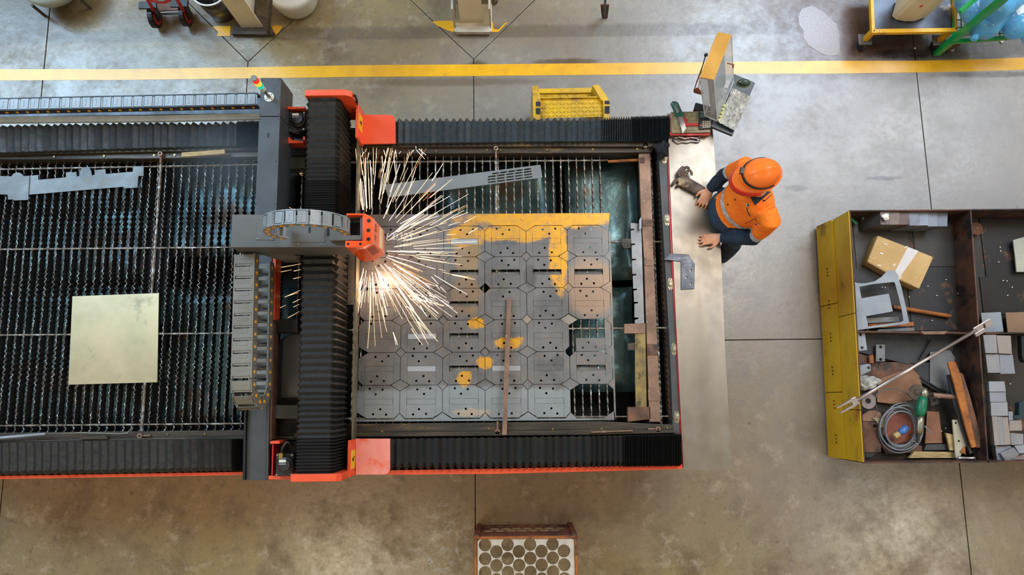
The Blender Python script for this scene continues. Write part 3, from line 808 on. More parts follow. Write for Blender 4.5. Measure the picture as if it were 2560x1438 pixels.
seg(.252,.292,.022,'red_lamp',glow('red_lens', (1,.03,.03,1), .9, sr(220,20,20)))
seg(.293,.303,.0215,'cap',mat('grey_cap', sr(120,118,108)))

# ---------------------------------------------------------------- cutting head
hd = thing('laser_cutter', W(925, 600, .95), 'faceted orange cutting head at the end of the side arm with sparks around it', 'cutting head')
zt = 1.72
top = WW([(906,534),(934,546),(932,606),(907,618.5),(906,608),(906,560)], zt)
low = WW([(908,556),(961,577),(961,637),(936,652),(908,655),(904,610)], 1.42)
bot = WW([(905,580),(945,590),(945,630),(925,642),(905,642),(890,630)], 1.15)
mm = MB(); n = 6
mm.add(bot+low+top, [tuple(range(n))[::-1], tuple(range(2*n,3*n))[::-1][::-1]]+[(k*n+i, k*n+(i+1)%n, (k+1)*n+(i+1)%n, (k+1)*n+i) for k in range(2) for i in range(n)])
hb = mm.build('head_cover', m_orange_head, hd, bevel=.004)
bm = bmesh.new(); bm.from_mesh(hb.data); bmesh.ops.recalc_face_normals(bm, faces=bm.faces); bm.to_mesh(hb.data); bm.free()
mm = MB(); mm.hexa(WW([(884,636),(902,651),(912,655),(912,620)], 1.42), WW([(864,618),(907,618.5),(910,610),(866,604)], zt)); o = mm.build('head_cover', m_orange_head, hd); fixn(o)
mm = MB(); mm.prism(WW([(865.6,533.4),(912,533.5),(934,545.6),(932,605.7),(907,618.5),(863,618.5),(863,602),(909,602),(909,537.8),(865.6,537.8)], zt+.012), zt-.05, zt+.012); mm.build('top_plate', m_orange_head, hd, bevel=.003)
for px, py, r in ((922,552,5),(921,576,5),(921,598,5),(870.5,610,3.3),(901,610,3.3)):
    c = W(px, py, zt+.0125); mm = MB(); mm.lathe(c-Vector((0,0,.001)), [(r*.0025,0),(r*.0025,.0018)], 16); mm.build('bolt_hole', m_pit, hd)  # dark disc laid on top, its colour gives the shade of a hole
def on_facet(face, u, v, du, dv, off, name, m, parent):
    """thin plate lying on a facet given by 4 corners; u,v in 0..1"""
    A_, B_, C_, D_ = face
    def q(a, b): return A_.lerp(B_, a).lerp(D_.lerp(C_, a), b)
    nn = (B_-A_).cross(D_-A_).normalized()
    if nn.z < 0: nn = -nn
    c4 = [q(u,v), q(u+du,v), q(u+du,v+dv), q(u,v+dv)]
    mm = MB(); mm.hexa([p-nn*.001 for p in c4], [p+nn*off for p in c4]); return mm.build(name, m, parent)
fR = (low[1], low[2], top[2], top[1])
on_facet(fR, .06, .20, .85, .26, .0015, 'label_strip', mat('cream_label', sr(250,226,180)), hd)
for u in (.15,.27,.38,.62,.74): on_facet(fR, u, .74, .06, U(.08,.16), .0012, 'lettering', mat('brown_print', sr(150,70,50)), hd)
fD = (low[2], low[3], top[3], top[2])
for k in range(10): on_facet(fD, .12+k*.075, .30, .03, .5, .0012, 'vent_slot', mat('dark_orange', sr(150,50,20)), hd)
mm = MB(); c = W(925, 628, 1.0); mm.lathe((c.x,c.y,.90), [(.006,0),(.03,.05),(.045,.10),(.05,.25)], 16); mm.build('nozzle', m_zinc, hd)
# cable and hose down the right end of the bridge
mm = MB(); mm.tube([W(884,238,1.3), W(889,240,1.34), W(892,252,1.3), W(892,262,1.2)], .010, 8); mm.build('cable', m_black, gan, smooth=True)

# ---------------------------------------------------------------- nested sheet with its cut blanks
ZN = .866; TH = .006
O_ = W(1212, 565, ZN); UX = (W(1520, 563, ZN)-O_)/3; UY = (W(1213, 1045, ZN)-O_)/6
sheet = thing('nested_steel_sheet', O_, 'large grey steel sheet with yellow overspray laser cut into rows of hole-punched blanks', 'steel sheet')
def G(i, j): v = O_ + UX*i + UY*j; return (v.x, v.y)
wide = lambda i, j: (i+j) % 2 != 0          # kind of diamond at lattice corner (i, j)
def half(i, j): return (.223, .187) if wide(i, j) else (.126, .160)
cellmat = m_sheet
gi, gj = .006, .008
def gp(pts, z0, z1, name, holes=(), m=None, lab=None, parent=None):
    mm = MB(); mm.prism([G(a,b) for a,b in pts], z0, z1, holes); return mm.build(name, m or cellmat, parent or sheet, label=lab)
random.seed(3)
missing = {(2,5)}
slug_missing = {(1,1),(0,1),(-1,1),(-1,2),(-1,3),(-1,4)}
bright = {(-2,3),(-2,4),(0,4),(-1,0)}
m_bright = mat('bright_offcut', sr(190,196,204), sr(170,176,186), 9, .3, .6)
m_shade = mat('tilted_offcut', sr(120,116,112), sr(150,140,126), 6, .4, .4)
holes_pat = [((-.223,-.395),(.097,-.37),(-.07,-.23)), ((-.126,.37),(.194,.385),(.05,.225))]
for i in range(-3, 3):
    for j in range(6):
        if (i, j) in missing: continue
        c = (i+.5, j+.5)
        TL, TR, BL, BR = half(i,j), half(i+1,j), half(i,j+1), half(i+1,j+1)
        x0, x1, y0, y1 = i+gi, i+1-gi, j+gj, j+1-gj
        sx = .34
        dz = random.uniform(-.0008, .0008)
        half_gone = (i, j) == (2, 3)
        # side strips
        L_ = [(i+TL[0], y0), (c[0]-sx-.004, y0), (c[0]-sx-.004, y1), (i+BL[0], y1), (x0, j+1-BL[1]), (x0, j+TL[1])]
        if TL[0] > .5-sx-.01: L_ = [(c[0]-sx-.004, y0+.055)]+L_[2:]
        if BL[0] > .5-sx-.01:
            L_ = [p for p in L_ if p != (i+BL[0], y1) and p != (c[0]-sx-.004, y1)]
            L_.insert(len(L_)-2, (c[0]-sx-.004, y1-.055))
        Rr = [(c[0]+sx+.004, y0), (i+1-TR[0], y0), (x1, j+TR[1]), (x1, j+1-BR[1]), (i+1-BR[0], y1), (c[0]+sx+.004, y1)]
        if TR[0] > .5-sx-.01: Rr = [(c[0]+sx+.004, y0+.055)]+Rr[2:]
        if BR[0] > .5-sx-.01:
            Rr = Rr[:-2]+[(c[0]+sx+.004, y1-.055)]
        if not half_gone: gp(L_, ZN-TH+dz, ZN+dz, 'cut_blank')
        gp(Rr, ZN-TH, ZN, 'cut_blank')
        for h, (ya, yb, hp) in enumerate(((j+gj, c[1]-.088, holes_pat[0]), (c[1]+.088, j+1-gj, holes_pat[1]))):
            if half_gone and h == 0: continue
            hs = []
            fl = 1 if (i+j) % 2 == 0 else -1
            for hx, hy in hp:
                q = G(c[0]+hx*fl*.95, c[1]+hy)
                hs.append(circ(q[0], q[1], .0088, 10))
            if i == -3 and h == 0 and j in (3,): hs = hs[:1]
            pts = [(c[0]-sx, ya), (c[0]+sx, ya), (c[0]+sx, yb), (c[0]-sx, yb)]
            # trim corners where wide diamonds bite in
            e = 0 if h == 0 else 1
            a, b = half(i, j+e), half(i+1, j+e)
            if h == 0:
                if a[0] > .5-sx: pts = [(i+a[0]+.01, ya)]+pts[1:3]+[(c[0]-sx, yb), (c[0]-sx, ya+.055)]
                if b[0] > .5-sx: k = pts.index((c[0]+sx, ya)); pts[k:k+1] = [(i+1-b[0]-.01, ya), (c[0]+sx, ya+.055)]
            else:
                if b[0] > .5-sx: k = pts.index((c[0]+sx, yb)); pts[k:k+1] = [(c[0]+sx, yb-.055), (i+1-b[0]-.01, yb)]
                if a[0] > .5-sx: k = pts.index((c[0]-sx, yb)); pts[k:k+1] = [(i+a[0]+.01, yb), (c[0]-sx, yb-.055)]
            z = random.uniform(-.0006, .0006)
            if i == -3 and j in (3, 4) and h == 1 and j == 3: hs = []
            gp(pts, ZN-TH+z, ZN+z, 'cut_blank', hs)
        # slot with its slug lying inside
        o2 = .004
        s_ = [(c[0]-sx+o2, c[1]-.082), (c[0]+sx-o2, c[1]-.082), (c[0]+sx-o2, c[1]+.082), (c[0]-sx+o2, c[1]+.082)]
        if (i, j) in slug_missing or (i == 1 and j in (1,)) or (i==2 and j in (1,4)):
            V = [Vector(G(*p)+(0,)) for p in s_]; mm = MB()
            top_ = [Vector((V[0].x,V[0].y,ZN-.030)), Vector((V[1].x,V[1].y,ZN-.030)), Vector((V[2].x,V[2].y,ZN-.006)), Vector((V[3].x,V[3].y,ZN-.006))]
            for q in top_[:2]: q.y -= .010
            mm.hexa([q-Vector((0,0,.006)) for q in top_][::-1], top_[::-1]); mm.build('slug', m_shade, sheet)
        elif half_gone: pass
        else:
            m = m_bright if (i, j) in bright else cellmat
            z = -.004 if (i, j) in bright else random.choice((-.0006, -.002, .0004))
            gp(s_, ZN-TH+z, ZN+z, 'slug', m=m)
# diamonds in the lattice corners
for i in range(-2, 3):
    for j in range(1, 6):
        if (i, j) in ((0, 2), (2, 4)): continue
        hw, hh = half(i, j); hw -= .012; hh -= .014
        drop = -.012 if (i, j) in ((0, 5), (2, 3), (0, 4), (-1, 3)) else random.choice((0, -.001, -.002))
        m = m_shade if (i, j) in ((2,1),(0,4),(1,5),(1,3),(2,3)) and random.random() < .6 else cellmat
        gp([(i-hw, j), (i, j-hh), (i+hw, j), (i, j+hh)], ZN-TH+drop, ZN+drop, 'diamond_offcut', m=m)
for j in range(1, 6):      # pointed teeth on the open left edge
    hw, hh = half(-3, j); gp([(-3-hw, j), (-3, j-hh), (-3, j+hh)] if j > 2 else [(-3-.3, j-.5), (-3, j-.5), (-3, j+.5), (-3-.3, j+.5)], ZN-TH, ZN, 'edge_tooth')
# skeleton border
def border(pxs, name='skeleton_border'):
    mm = MB(); mm.prism(WW(pxs, ZN), ZN-TH, ZN); mm.build(name, cellmat, sheet)
top = [(905,538),(1518,533)]
tp = [W(890,537,ZN), Vector(G(3.05,-.40)+(ZN,))]
edge = []
for i in range(3, -4, -1):
    hw, hh = half(i, 0)
    if i == 3: edge += [G(3, -.012), G(3, hh), G(3-hw, -.012)] if False else [G(3.0, hh), G(3-hw, -.012)]
    elif i == -3: edge += [G(i+hw, -.012), G(i, hh)]
    else: edge += [G(i+hw, -.012), G(i, hh-.012), G(i-hw, -.012)]
mm = MB(); mm.prism([(tp[0].x, tp[0].y), (tp[1].x, tp[1].y)] + edge + [G(-3.25, .2)], ZN-TH, ZN); mm.build('skeleton_border', cellmat, sheet)
# right margin with half diamonds
rt = [(tp[1].x+.003, tp[1].y)]
er = W(1537, 1048, ZN)
inner = []
for j in range(1, 6):
    hw, hh = half(3, j)
    inner += [G(3.012, j-hh), G(3-hw+.012, j), G(3.012, j+hh)]
inner += [G(3.012, 5.8)]
mm = MB(); mm.prism([G(3.05, .19), G(3.05, 6.09)] + inner[::-1] + [G(3.012, .2)], ZN-TH, ZN); mm.build('skeleton_border', cellmat, sheet)
lo = []
for i in range(-3, 4):
    hw, hh = half(i, 6)
    lo += [G(i-hw, 6.03), G(i, 6-hh*.9), G(i+hw, 6.03)]
lo = [G(-3.1, 6.03)]+lo[2:-2]+[G(3, 5.82)]
mm = MB(); mm.prism(lo + [G(3.01, 6.02), G(3.01, 6.09), G(-3.1, 6.09)], ZN-TH, ZN); mm.build('skeleton_border', cellmat, sheet)
mm = MB(); mm.prism([G(-3.75,5.0), G(-3.3,5.0), G(-3.1,4.9), G(-3.0,5.1), G(-3.0,6.09), G(-4.4,6.09), G(-4.4,5.6)], ZN-TH, ZN); 
# chalked number
def text_obj(s, size, loc, rz, m, parent, name='lettering', sx=1.0, depth=.0004, font_shear=0):
    cu = bpy.data.curves.new('t', 'FONT'); cu.body = s; cu.size = size; cu.extrude = depth; cu.align_x = 'CENTER'; cu.align_y = 'CENTER'; cu.shear = font_shear; cu.resolution_u = 3
    t = bpy.data.objects.new('t', cu); COL.objects.link(t)
    bpy.context.view_layer.update()
    me = bpy.data.meshes.new_from_object(t.evaluated_get(bpy.context.evaluated_depsgraph_get()))
    bpy.data.objects.remove(t); me.materials.clear(); me.materials.append(m)
    me.transform(Matrix.Diagonal((sx,1,1,1)))
    o = link(name, me, Vector(loc), parent); o.rotation_euler = (0,0,rz) if not isinstance(rz, tuple) else rz
    return o
m_chalk = mat('chalk', sr(196,202,214))
for s_t, px_t in (('12', 973), ('0325', 1006)): text_obj(s_t, .075, W(px_t, 592, ZN+.0012), .0, m_chalk, sheet, 'chalk_number', font_shear=.2)

# plate lying under the gantry, left of the bridge
mm = MB(); mm.prism(WW([(686,868),(700,850),(722,838),(760,835),(760,1009),(700,1009),(684,998),(682,940)], .87), .862, .87)
up = mm.build('loose_steel_plate', m_steel_d)
tag(up, 'dark steel plate with clipped corners half hidden beneath the bellows bridge', 'steel plate')
mm = MB(); mm.prism(WW([(708,852),(722,838),(762,835),(762,994),(703,994),(706,900)], .873), .8715, .873)
tag(mm.build('loose_steel_plate', m_steel), 'lighter grey plate lying on the dark plate beneath the bellows bridge', 'steel plate')
# ---------------------------------------------------------------- loose items on the bed
def plate_px(name, pts, z, th, m, label, cat, group=None, holes=(), bevel=0, parent=None):
    mm = MB(); P = WW(pts, z); zr_ = z
    hs = []
    for hx, hy, hr in holes:
        c = W(hx, hy, z); hs.append(circ(c.x, c.y, hr, 14))
    z = ZM(z); mm.prism(P, z-th, z, hs); o = mm.build(name, m, parent, bevel=bevel)
    if parent is None: tag(o, label, cat, group)
    return o
plate_px('square_plate', [(181,741),(397,733),(393,956),(171,962)], .862, .006, m_plate, 'pale square steel plate lying on the wavy slats', 'steel plate')
def arcpts(cx, cy, rx, ry, a0, a1, n=8): return [(cx+rx*math.cos(math.radians(lerp(a0,a1,k/n))), cy-ry*math.sin(math.radians(lerp(a0,a1,k/n)))) for k in range(n+1)]
k_ = 420/2013
def zz(pts): return [(x*k_, 350+y*k_) for x, y in pts]
plate_px('notched_blank', zz([(350,430),(455,420),(458,478),(790,448),(790,388),(850,380),(855,390),(915,382),(918,438),(955,432)])+arcpts(1025*k_, 350+392*k_, 70*k_, 68*k_, 170, 5)+zz([(1097,422),(1135,420),(1133,362),(1200,355),(1263,350),(1266,408),(1592,380),(1592,318),(1720,314),(1718,432),(1658,432),(1645,570),(1487,580),(1480,560),(350,655)]), .862, .005, m_blank, 'long grey notched blank with a rounded tab lying on the wavy slats', 'steel blank')
plate_px('notched_blank', [(-120,441),(0,440)]+zz([(140,436)])+arcpts(210*k_, 350+440*k_, 68*k_, 50*k_, 165, 10)+zz([(280,432),(352,430),(335,718),(160,725),(155,712),(95,714),(90,655),(0,652)])+[(-120,490)], .869, .005, m_blank, 'grey notched blank cut by the left edge of the frame, lapping the longer one', 'steel blank')
mm = MB(); a, b = W(455,388,.97), W(563,380,.97); mm.obox((a+b)/2, ((b-a).length, .036, .022), math.atan2((b-a).y, (b-a).x)); tag(mm.build('wooden_stick', m_wood, bevel=.003), 'short pale wooden stick lying on the upper side beam', 'stick')
# grille bar
def grille():
    z = .872; A_, B_, C_, D_ = W(960,462,z), W(1351,412,z), W(1356,444,z), W(963,495,z)
    q = lambda u, v: (lambda p: (p.x, p.y))(A_.lerp(B_, u).lerp(D_.lerp(C_, u), v))
    hs = []
    for r, (v0, v1) in enumerate(((.16,.27),(.36,.47),(.57,.68),(.78,.89))):
        u0 = (.69, .66, .655, .655)[r]
        n = 5
        for k in range(n):
            a = lerp(u0, .945, k/n); b = lerp(u0, .945, (k+1)/n)-.008
            hs.append([q(a,v0), q(b,v0), q(b,v1), q(a,v1)])
    mm = MB(); mm.prism([q(0,0), q(1,0), q(1,1), q(.02,1)], z-.004, z, hs)
    tag(mm.build('slotted_strip', m_blank), 'long grey steel strip with rows of slots at one end, lying aslant on the slats', 'steel strip')
grille()
mm = MB(); a, b = W(1273,746,.885), W(1261,1088,.96); d = (b-a).normalized(); s_ = Vector((.017,0,0)); h = Vector((0,0,.012))
mm.hexa([a-s_-h, b-s_-h, b+s_-h, a+s_-h], [a-s_+h, b-s_+h, b+s_+h, a+s_+h])
tag(mm.build('flat_bar', m_rustbar, bevel=.002), 'long narrow flat bar lying across the nested sheet and the lower side beam', 'steel bar')
# bars stacked by the end rail
def bar(name, pts, z, th, m, label, cat='steel bar', g=None, holes=(), bevel=.002): return plate_px(name, pts, z, th, m, label, cat, g, holes, bevel)
rb = bar('rectangular_bar', [(1597,381),(1625,381),(1634,640),(1652,1055),(1624,1055),(1610,640),(1602,520)], .90, .04, m_rustbar, 'long brown rectangular bar standing on the bed parallel to the end rail')
for k, pts in enumerate(([(1607,549),(1632,549),(1632,565),(1607,565)], [(1613,643),(1634,643),(1634,664),(1613,664)], [(1618,861),(1645,861),(1645,888),(1618,888)], [(1620,974),(1650,974),(1650,1002),(1621,1002)], [(1600,393),(1611,393),(1611,407),(1600,407)])):
    plate_px('spacer_plate', pts, .906, .005, (m_rust, m_rustbar)[k%2], '', '', parent=rb)
nt = [(1576,557),(1603,560),(1615,960),(1587,960),(1587,800),(1596,797),(1596,794),(1586,794),(1586,760),(1595,758),(1595,755),(1585,755),(1584,727),(1593,725),(1593,722),(1583,722),(1582,690),(1591,688),(1591,685),(1581,685),(1580,652),(1590,650),(1590,647),(1580,647),(1579,614),(1588,612),(1588,609),(1578,609),(1577,577),(1586,575),(1586,572),(1577,572)]
bar('notched_bar', nt, .885, .006, m_steel, 'grey bar with square notches along its left edge, left of the long brown bar', bevel=0)
bar('flat_bar', [(1587,835),(1614,832),(1617,1023),(1589,1024)], .893, .01, m_olive, 'short yellowish scaled bar overlapping the lower end of the notched bar')
bar('steel_block', [(1570,1018),(1626,1017),(1627,1048),(1570,1055)], .90, .05, m_rust, 'dark brown block at the lower end of the long brown bar', 'steel block')
bar('steel_block', [(1561,810),(1614,808),(1614,834),(1561,834)], .90, .03, m_rustbar, 'brown flat block over the cross rod beside the notched bar', 'steel block')
bar('steel_block', [(1554,597),(1577,596),(1577,620),(1560,622),(1554,612)], .90, .03, m_beam, 'small dark block at the upper end of the notched bar', 'steel block')
bar('steel_block', [(1569,858),(1598,856),(1598,876),(1569,876)], .884, .02, m_beam, 'small dark block under the short yellowish bar', 'steel block')
bar('steel_offcut', [(1598,550),(1604,540),(1604,572),(1598,575)], .92, .02, m_steel_l, 'tiny pale offcut wedged against the long brown bar', 'offcut')
# pipe with a wire at the lower left
mm = MB(); mm.tube([W(-90,1103,1.0), W(0,1095,.985), W(114,1085,.98)], .011, 10); pp = mm.build('steel_pipe', m_steel_l, smooth=True)
tag(pp, 'pale steel pipe with a bent wire, lying along the lower left side beam', 'pipe')
mm = MB(); mm.tube([W(114,1086,.98), W(200,1082,.97), W(300,1085,.96), W(318,1083,.96), W(328,1072,.95), W(330,1060,.94)], .0035, 6); mm.build('wire', m_zinc, pp, smooth=True)
plate_px('small_bracket', [(200,1092),(262,1089),(268,1093),(268,1098),(200,1099)], .965, .02, m_beam, 'small brown bracket plate lying on the lower left side beam', 'bracket')
mm = MB(); a, b = W(1478,1081,.965), W(1582,1077,.965); mm.tube([a,b], .007, 6); tag(mm.build('thin_rod', m_rustbar), 'thin brown rod lying on the lower right side beam', 'rod')
# crumpled black rag
random.seed(11)
def blob(c, rx, ry, rz, n=12, rough=.25):
    c = Vector(c); mm = MB(); vs = []; fs = []
    ph = [U(0,6.28) for _ in range(6)]
    for i in range(n+1):
        th = PI*i/n
        for j in range(2*n):
            a = PI*j/n
            q = 1 + rough*(.45*math.sin(3*a+ph[0]+2*th)+.35*math.sin(5*a+ph[1]-3*th)+.3*math.sin(7*th+ph[2]+2*a)+U(-.15,.15))*math.sin(th)
            vs.append(c+Vector((rx*q*math.sin(th)*math.cos(a), ry*q*math.sin(th)*math.sin(a), rz*q*math.cos(th))))
    m2 = 2*n
    for i in range(n):
        for j in range(m2): fs.append((i*m2+j, (i+1)*m2+j, (i+1)*m2+(j+1)%m2, i*m2+(j+1)%m2))
    mm.add(vs, fs); return mm
m_rag = mat('black_rag', sr(22,28,36), sr(12,14,18), 20, .8, bump=.6, bscale=50)
tag(blob(W(1655,372,.965), .052, .062, .035, 14, .5).build('rag', m_rag, smooth=True), 'crumpled black rag on the corner of the bed by the topmost ball caster', 'rag')

# ---------------------------------------------------------------- stainless worktop
ZW = .935
def bench():
    pts = [(1668,284),(1777,284),(1783,340),(1790,440),(1803,640),(1812,860),(1823,1060),(1830,1155)]
    P = WW(pts, ZW)
    c = W(1832,1176,ZW); a = W(1829,1150,ZW); b = W(1812,1176,ZW)
    P += [a*(1-t)**2 + c*2*t*(1-t) + b*t**2 for t in (0,.2,.4,.6,.8,1)]
    P += WW([(1709,1176),(1700,1000),(1690,800),(1679,560),(1671,360)], ZW)
    mm = MB(); mm.prism(P, ZW-.004, ZW); o = mm.build('steel_worktop', m_bench)
    tag(o, 'long narrow stainless steel worktop along the right end of the machine', 'worktop')
    # folded front edge and legs below
    e0, e1 = W(1780,300,ZW), W(1829,1150,ZW)
    f = MB(); f.hexa([(e0.x-.012,e0.y,ZW-.05),(e1.x-.012,e1.y,ZW-.05),(e1.x-.004,e1.y,ZW-.05),(e0.x-.004,e0.y,ZW-.05)], [(e0.x-.012,e0.y,ZW-.004),(e1.x-.012,e1.y,ZW-.004),(e1.x-.002,e1.y,ZW-.004),(e0.x-.002,e0.y,ZW-.004)]); f.build('folded_edge', m_bench, o)
    for y in (300, 700, 1120):
        c = W(lerp(1760,1800,(y-300)/820), y, ZW); l = MB(); l.box(c.x-.03, c.x, c.y-.02, c.y+.02, 0, ZW-.004); l.build('leg', m_dark, o)
bench()

# bracket with chalk marks
br = plate_px('steel_bracket', [(1660,648),(1676,633.5),(1722,636),(1737,660),(1736,722),(1703,724),(1703,654),(1660,649)], .945, .008, mat('dark_bracket', sr(84,90,102), sr(72,76,88), 8, .4, .4), 'dark angled steel bracket with three holes and chalk marks on the worktop', 'bracket', holes=((1726.5,676,.0085),(1715.5,693,.0085),(1727,709,.0085)), bevel=.001)
text_obj('941/2178', .020, W(1709,645,.9455), math.radians(182), m_chalk, br, 'chalk_mark', font_shear=.3)
text_obj('1dg 79', .018, W(1719,654,.9455), math.radians(180), m_chalk, br, 'chalk_mark', font_shear=.3)
text_obj('5/2 CF', .020, W(1720,663,.9455), math.radians(180), m_chalk, br, 'chalk_mark', font_shear=.3)
# leather glove lying on the worktop (gauntlet towards the worker)
m_leather = mat('brown_leather', sr(104,80,66), sr(62,46,40), 12, .6, bump=.6, bscale=40, c3=sr(176,152,112), c3scale=9, c3lo=.56, c3hi=.64)
gl = thing('leather_glove', W(1720,460,ZW), 'brown leather welding glove held on the worktop under the worker\'s right hand', 'glove')
def loft(rings, close_ends=True):
    n = len(rings[0]); mm = MB(); vs = [v for r_ in rings for v in r_]
    fs = [(i*n+k, i*n+(k+1)%n, (i+1)*n+(k+1)%n, (i+1)*n+k) for i in range(len(rings)-1) for k in range(n)]
    if close_ends: fs += [tuple(range(n))[::-1], tuple((len(rings)-1)*n+k for k in range(n))]
    mm.add(vs, fs); return mm
def limb(path, widths, hts, n=14, wr=0.0, seed=1):
    random.seed(seed); rings = []
    for i, p in enumerate(path):
        t = (path[min(i+1,len(path)-1)]-path[max(0,i-1)]).normalized(); a = t.cross(Vector((0,0,1))).normalized(); b = a.cross(t).normalized()
        if b.z < 0: b = -b
        rings.append([p + a*math.cos(2*PI*k/n)*widths[i]*(1+U(-wr,wr)) + b*math.sin(2*PI*k/n)*hts[i]*(1+U(-wr,wr)) for k in range(n)])
    return loft(rings)
zg = ZW+.03
pth = [W(x,y,zg) for x,y in ((1766,487),(1752,478),(1738,470),(1725,463),(1712,455),(1704,445),(1700,438))]
limb(pth, [.040,.046,.046,.048,.050,.042,.028], [.022,.026,.026,.026,.024,.022,.016], wr=.12, seed=4).build('palm', m_leather, gl, smooth=True, sub=1)
for k, pts in enumerate((((1704,440),(1706,428),(1712,419),(1719,417),(1724,424)), ((1710,444),(1716,432),(1722,424),(1728,428),(1730,440)), ((1700,444),(1696,432),(1702,422),(1710,416)), ((1698,448),(1690,450),(1684,458),(1682,464)), ((1706,458),(1697,462),(1690,466)))):
    P = [W(x,y,zg+.012*(k<3)) for x,y in pts]; n = len(P)
    limb(P, [lerp(.017,.012,i/(n-1)) for i in range(n)], [lerp(.015,.010,i/(n-1)) for i in range(n)], 10, .1, k).build('thumb' if k == 3 else 'finger', m_leather, gl, smooth=True, sub=1)

# parts organiser, keys, calculator, pliers
org = thing('parts_case', W(1728,306,ZW), 'clear lidded red parts case with a red handle at the top end of the worktop', 'case')
m_brownclear = mat('smoky_plastic', sr(150,134,104), sr(124,110,84), 10, .22)
m_smoky = clear('clear_lid', sr(214,206,186), .08, .35)
zc = ZW+.075
plate_px('case_tray', [(1674,283),(1782,282),(1776,337),(1675,338)], ZW+.045, .044, mat('smoky_red_tray', sr(180,60,62), sr(150,110,90), 18, .35), '', '', parent=org, bevel=.006)
plate_px('lid', [(1677,279),(1780,277),(1776,331),(1679,333)], zc, .022, m_brownclear, '', '', parent=org, bevel=.006)
plate_px('lid_rim', [(1674,330),(1778,329),(1772,338),(1675,338)], ZW+.055, .006, m_red, '', '', parent=org)
for a, b in (((1686,290),(1702,322)),((1712,283),(1742,300)),((1712,318),(1742,326))):
    plate_px('lid_panel', [a,(b[0],a[1]),b,(a[0],b[1])], zc+.004, .004, mat('lid_panel', sr(164,150,120), sr(120,110,70), 20, .2), '', '', parent=org, bevel=.002)
plate_px('handle', [(1709,294),(1716,294),(1717,308),(1746,308),(1746,314),(1714,314),(1709,308)], zc+.012, .012, m_red, '', '', parent=org, bevel=.003)
plate_px('latch', [(1716,331),(1733,331),(1733,339),(1716,339)], ZW+.06, .02, m_red, '', '', parent=org, bevel=.002)
hk = thing('hex_key_set', W(1692,290,zc), 'dark green holder with chrome hex keys lying aslant on the parts case', 'hex keys')
zk = zc+.03
gm = mat('dark_green_plastic', sr(14,88,72), sr(10,72,60), 8, .4)
plate_px('holder', [(1677,258),(1681,253),(1690,253),(1696,257),(1709,287),(1706,291),(1694,292),(1690,288)], zk, .018, gm, '', '', parent=hk, bevel=.003, holes=((1684,257,.006),))
for k in range(6):
    a = W(1686+k*1.2, 266+k*3.2, zk+.004); a2 = W(1694+k*1.0, 262+k*3.4, zk+.004); b = W(1700+k*1.3-2, 333-k*3.5, zk-.002)
    mm = MB(); mm.tube([a, a+(a2-a)*.5+Vector((0,.003,0)), a2], .0022+.0004*k, 6); mm.build('key_bend', m_chrome, hk, smooth=True)
for k in range(5):
    a, b = W(1695+k*2.6, 290-k*.6, zk-.004), W(1707+k*1.9, 333-k*2.8, zk-.01); mm = MB(); mm.tube([a,b], .0042-.0004*abs(k-2), 6); mm.build('key', m_chrome, hk)
cal = thing('calculator', W(1763,300,zc), 'black pocket calculator with tan keys lying on the right end of the parts case', 'calculator')
zq = zc+.018
cp = [(1747,278),(1778,281),(1780,321),(1748,323)]
plate_px('body', cp, zq, .014, m_black, '', '', parent=cal, bevel=.004)
C4 = WW(cp, zq+.0005)
def cq(u, v): return C4[0].lerp(C4[1], u).lerp(C4[3].lerp(C4[2], u), v)
def ckey(u0, u1, v0, v1, m, nm='key'):
    mm = MB(); t4 = [cq(u0,v0), cq(u1,v0), cq(u1,v1), cq(u0,v1)]; mm.prism(t4, zq, zq+.003); mm.build(nm, m, cal)
ckey(.1,.9,.12,.36, mat('lcd', sr(84,96,84), sr(74,86,76), 5, .2), 'display'); ckey(.12,.5,.05,.08, m_steel_l, 'solar_cell')
m_key = mat('tan_key', sr(196,178,150)); m_ko = mat('orange_key', sr(240,120,40))
for r in range(5):
    for c in range(5): ckey(.10+c*.17, .10+c*.17+.11, .44+r*.105, .44+r*.105+.07, m_ko if (r, c) == (3, 0) else (m_black if c == 0 or r == 0 else m_key))
pl = thing('locking_pliers', W(1718,350,ZW), 'pair of chrome locking pliers lying below the parts case', 'pliers')
mm = MB(); mm.tube([W(x,y,ZW+.016) for x,y in ((1682,348),(1688,353),(1696,358),(1706,354),(1718,356),(1730,353),(1744,355),(1750,353))], .006, 8); mm.build('lower_handle', m_chrome, pl, smooth=True)
mm = MB(); mm.tube([W(x,y,ZW+.02) for x,y in ((1684,346),(1698,343),(1712,347),(1726,344),(1740,346),(1750,343))], .007, 8); mm.build('upper_handle', m_chrome, pl, smooth=True)
mm = MB(); mm.tube([W(1742,350,ZW+.018), W(1749,349,ZW+.018)], .010, 8); mm.build('jaw', m_chrome, pl, smooth=True)
mm = MB(); mm.tube([W(1694,350,ZW+.018), W(1716,351,ZW+.018)], .004, 6); mm.build('spring', m_rust, pl)

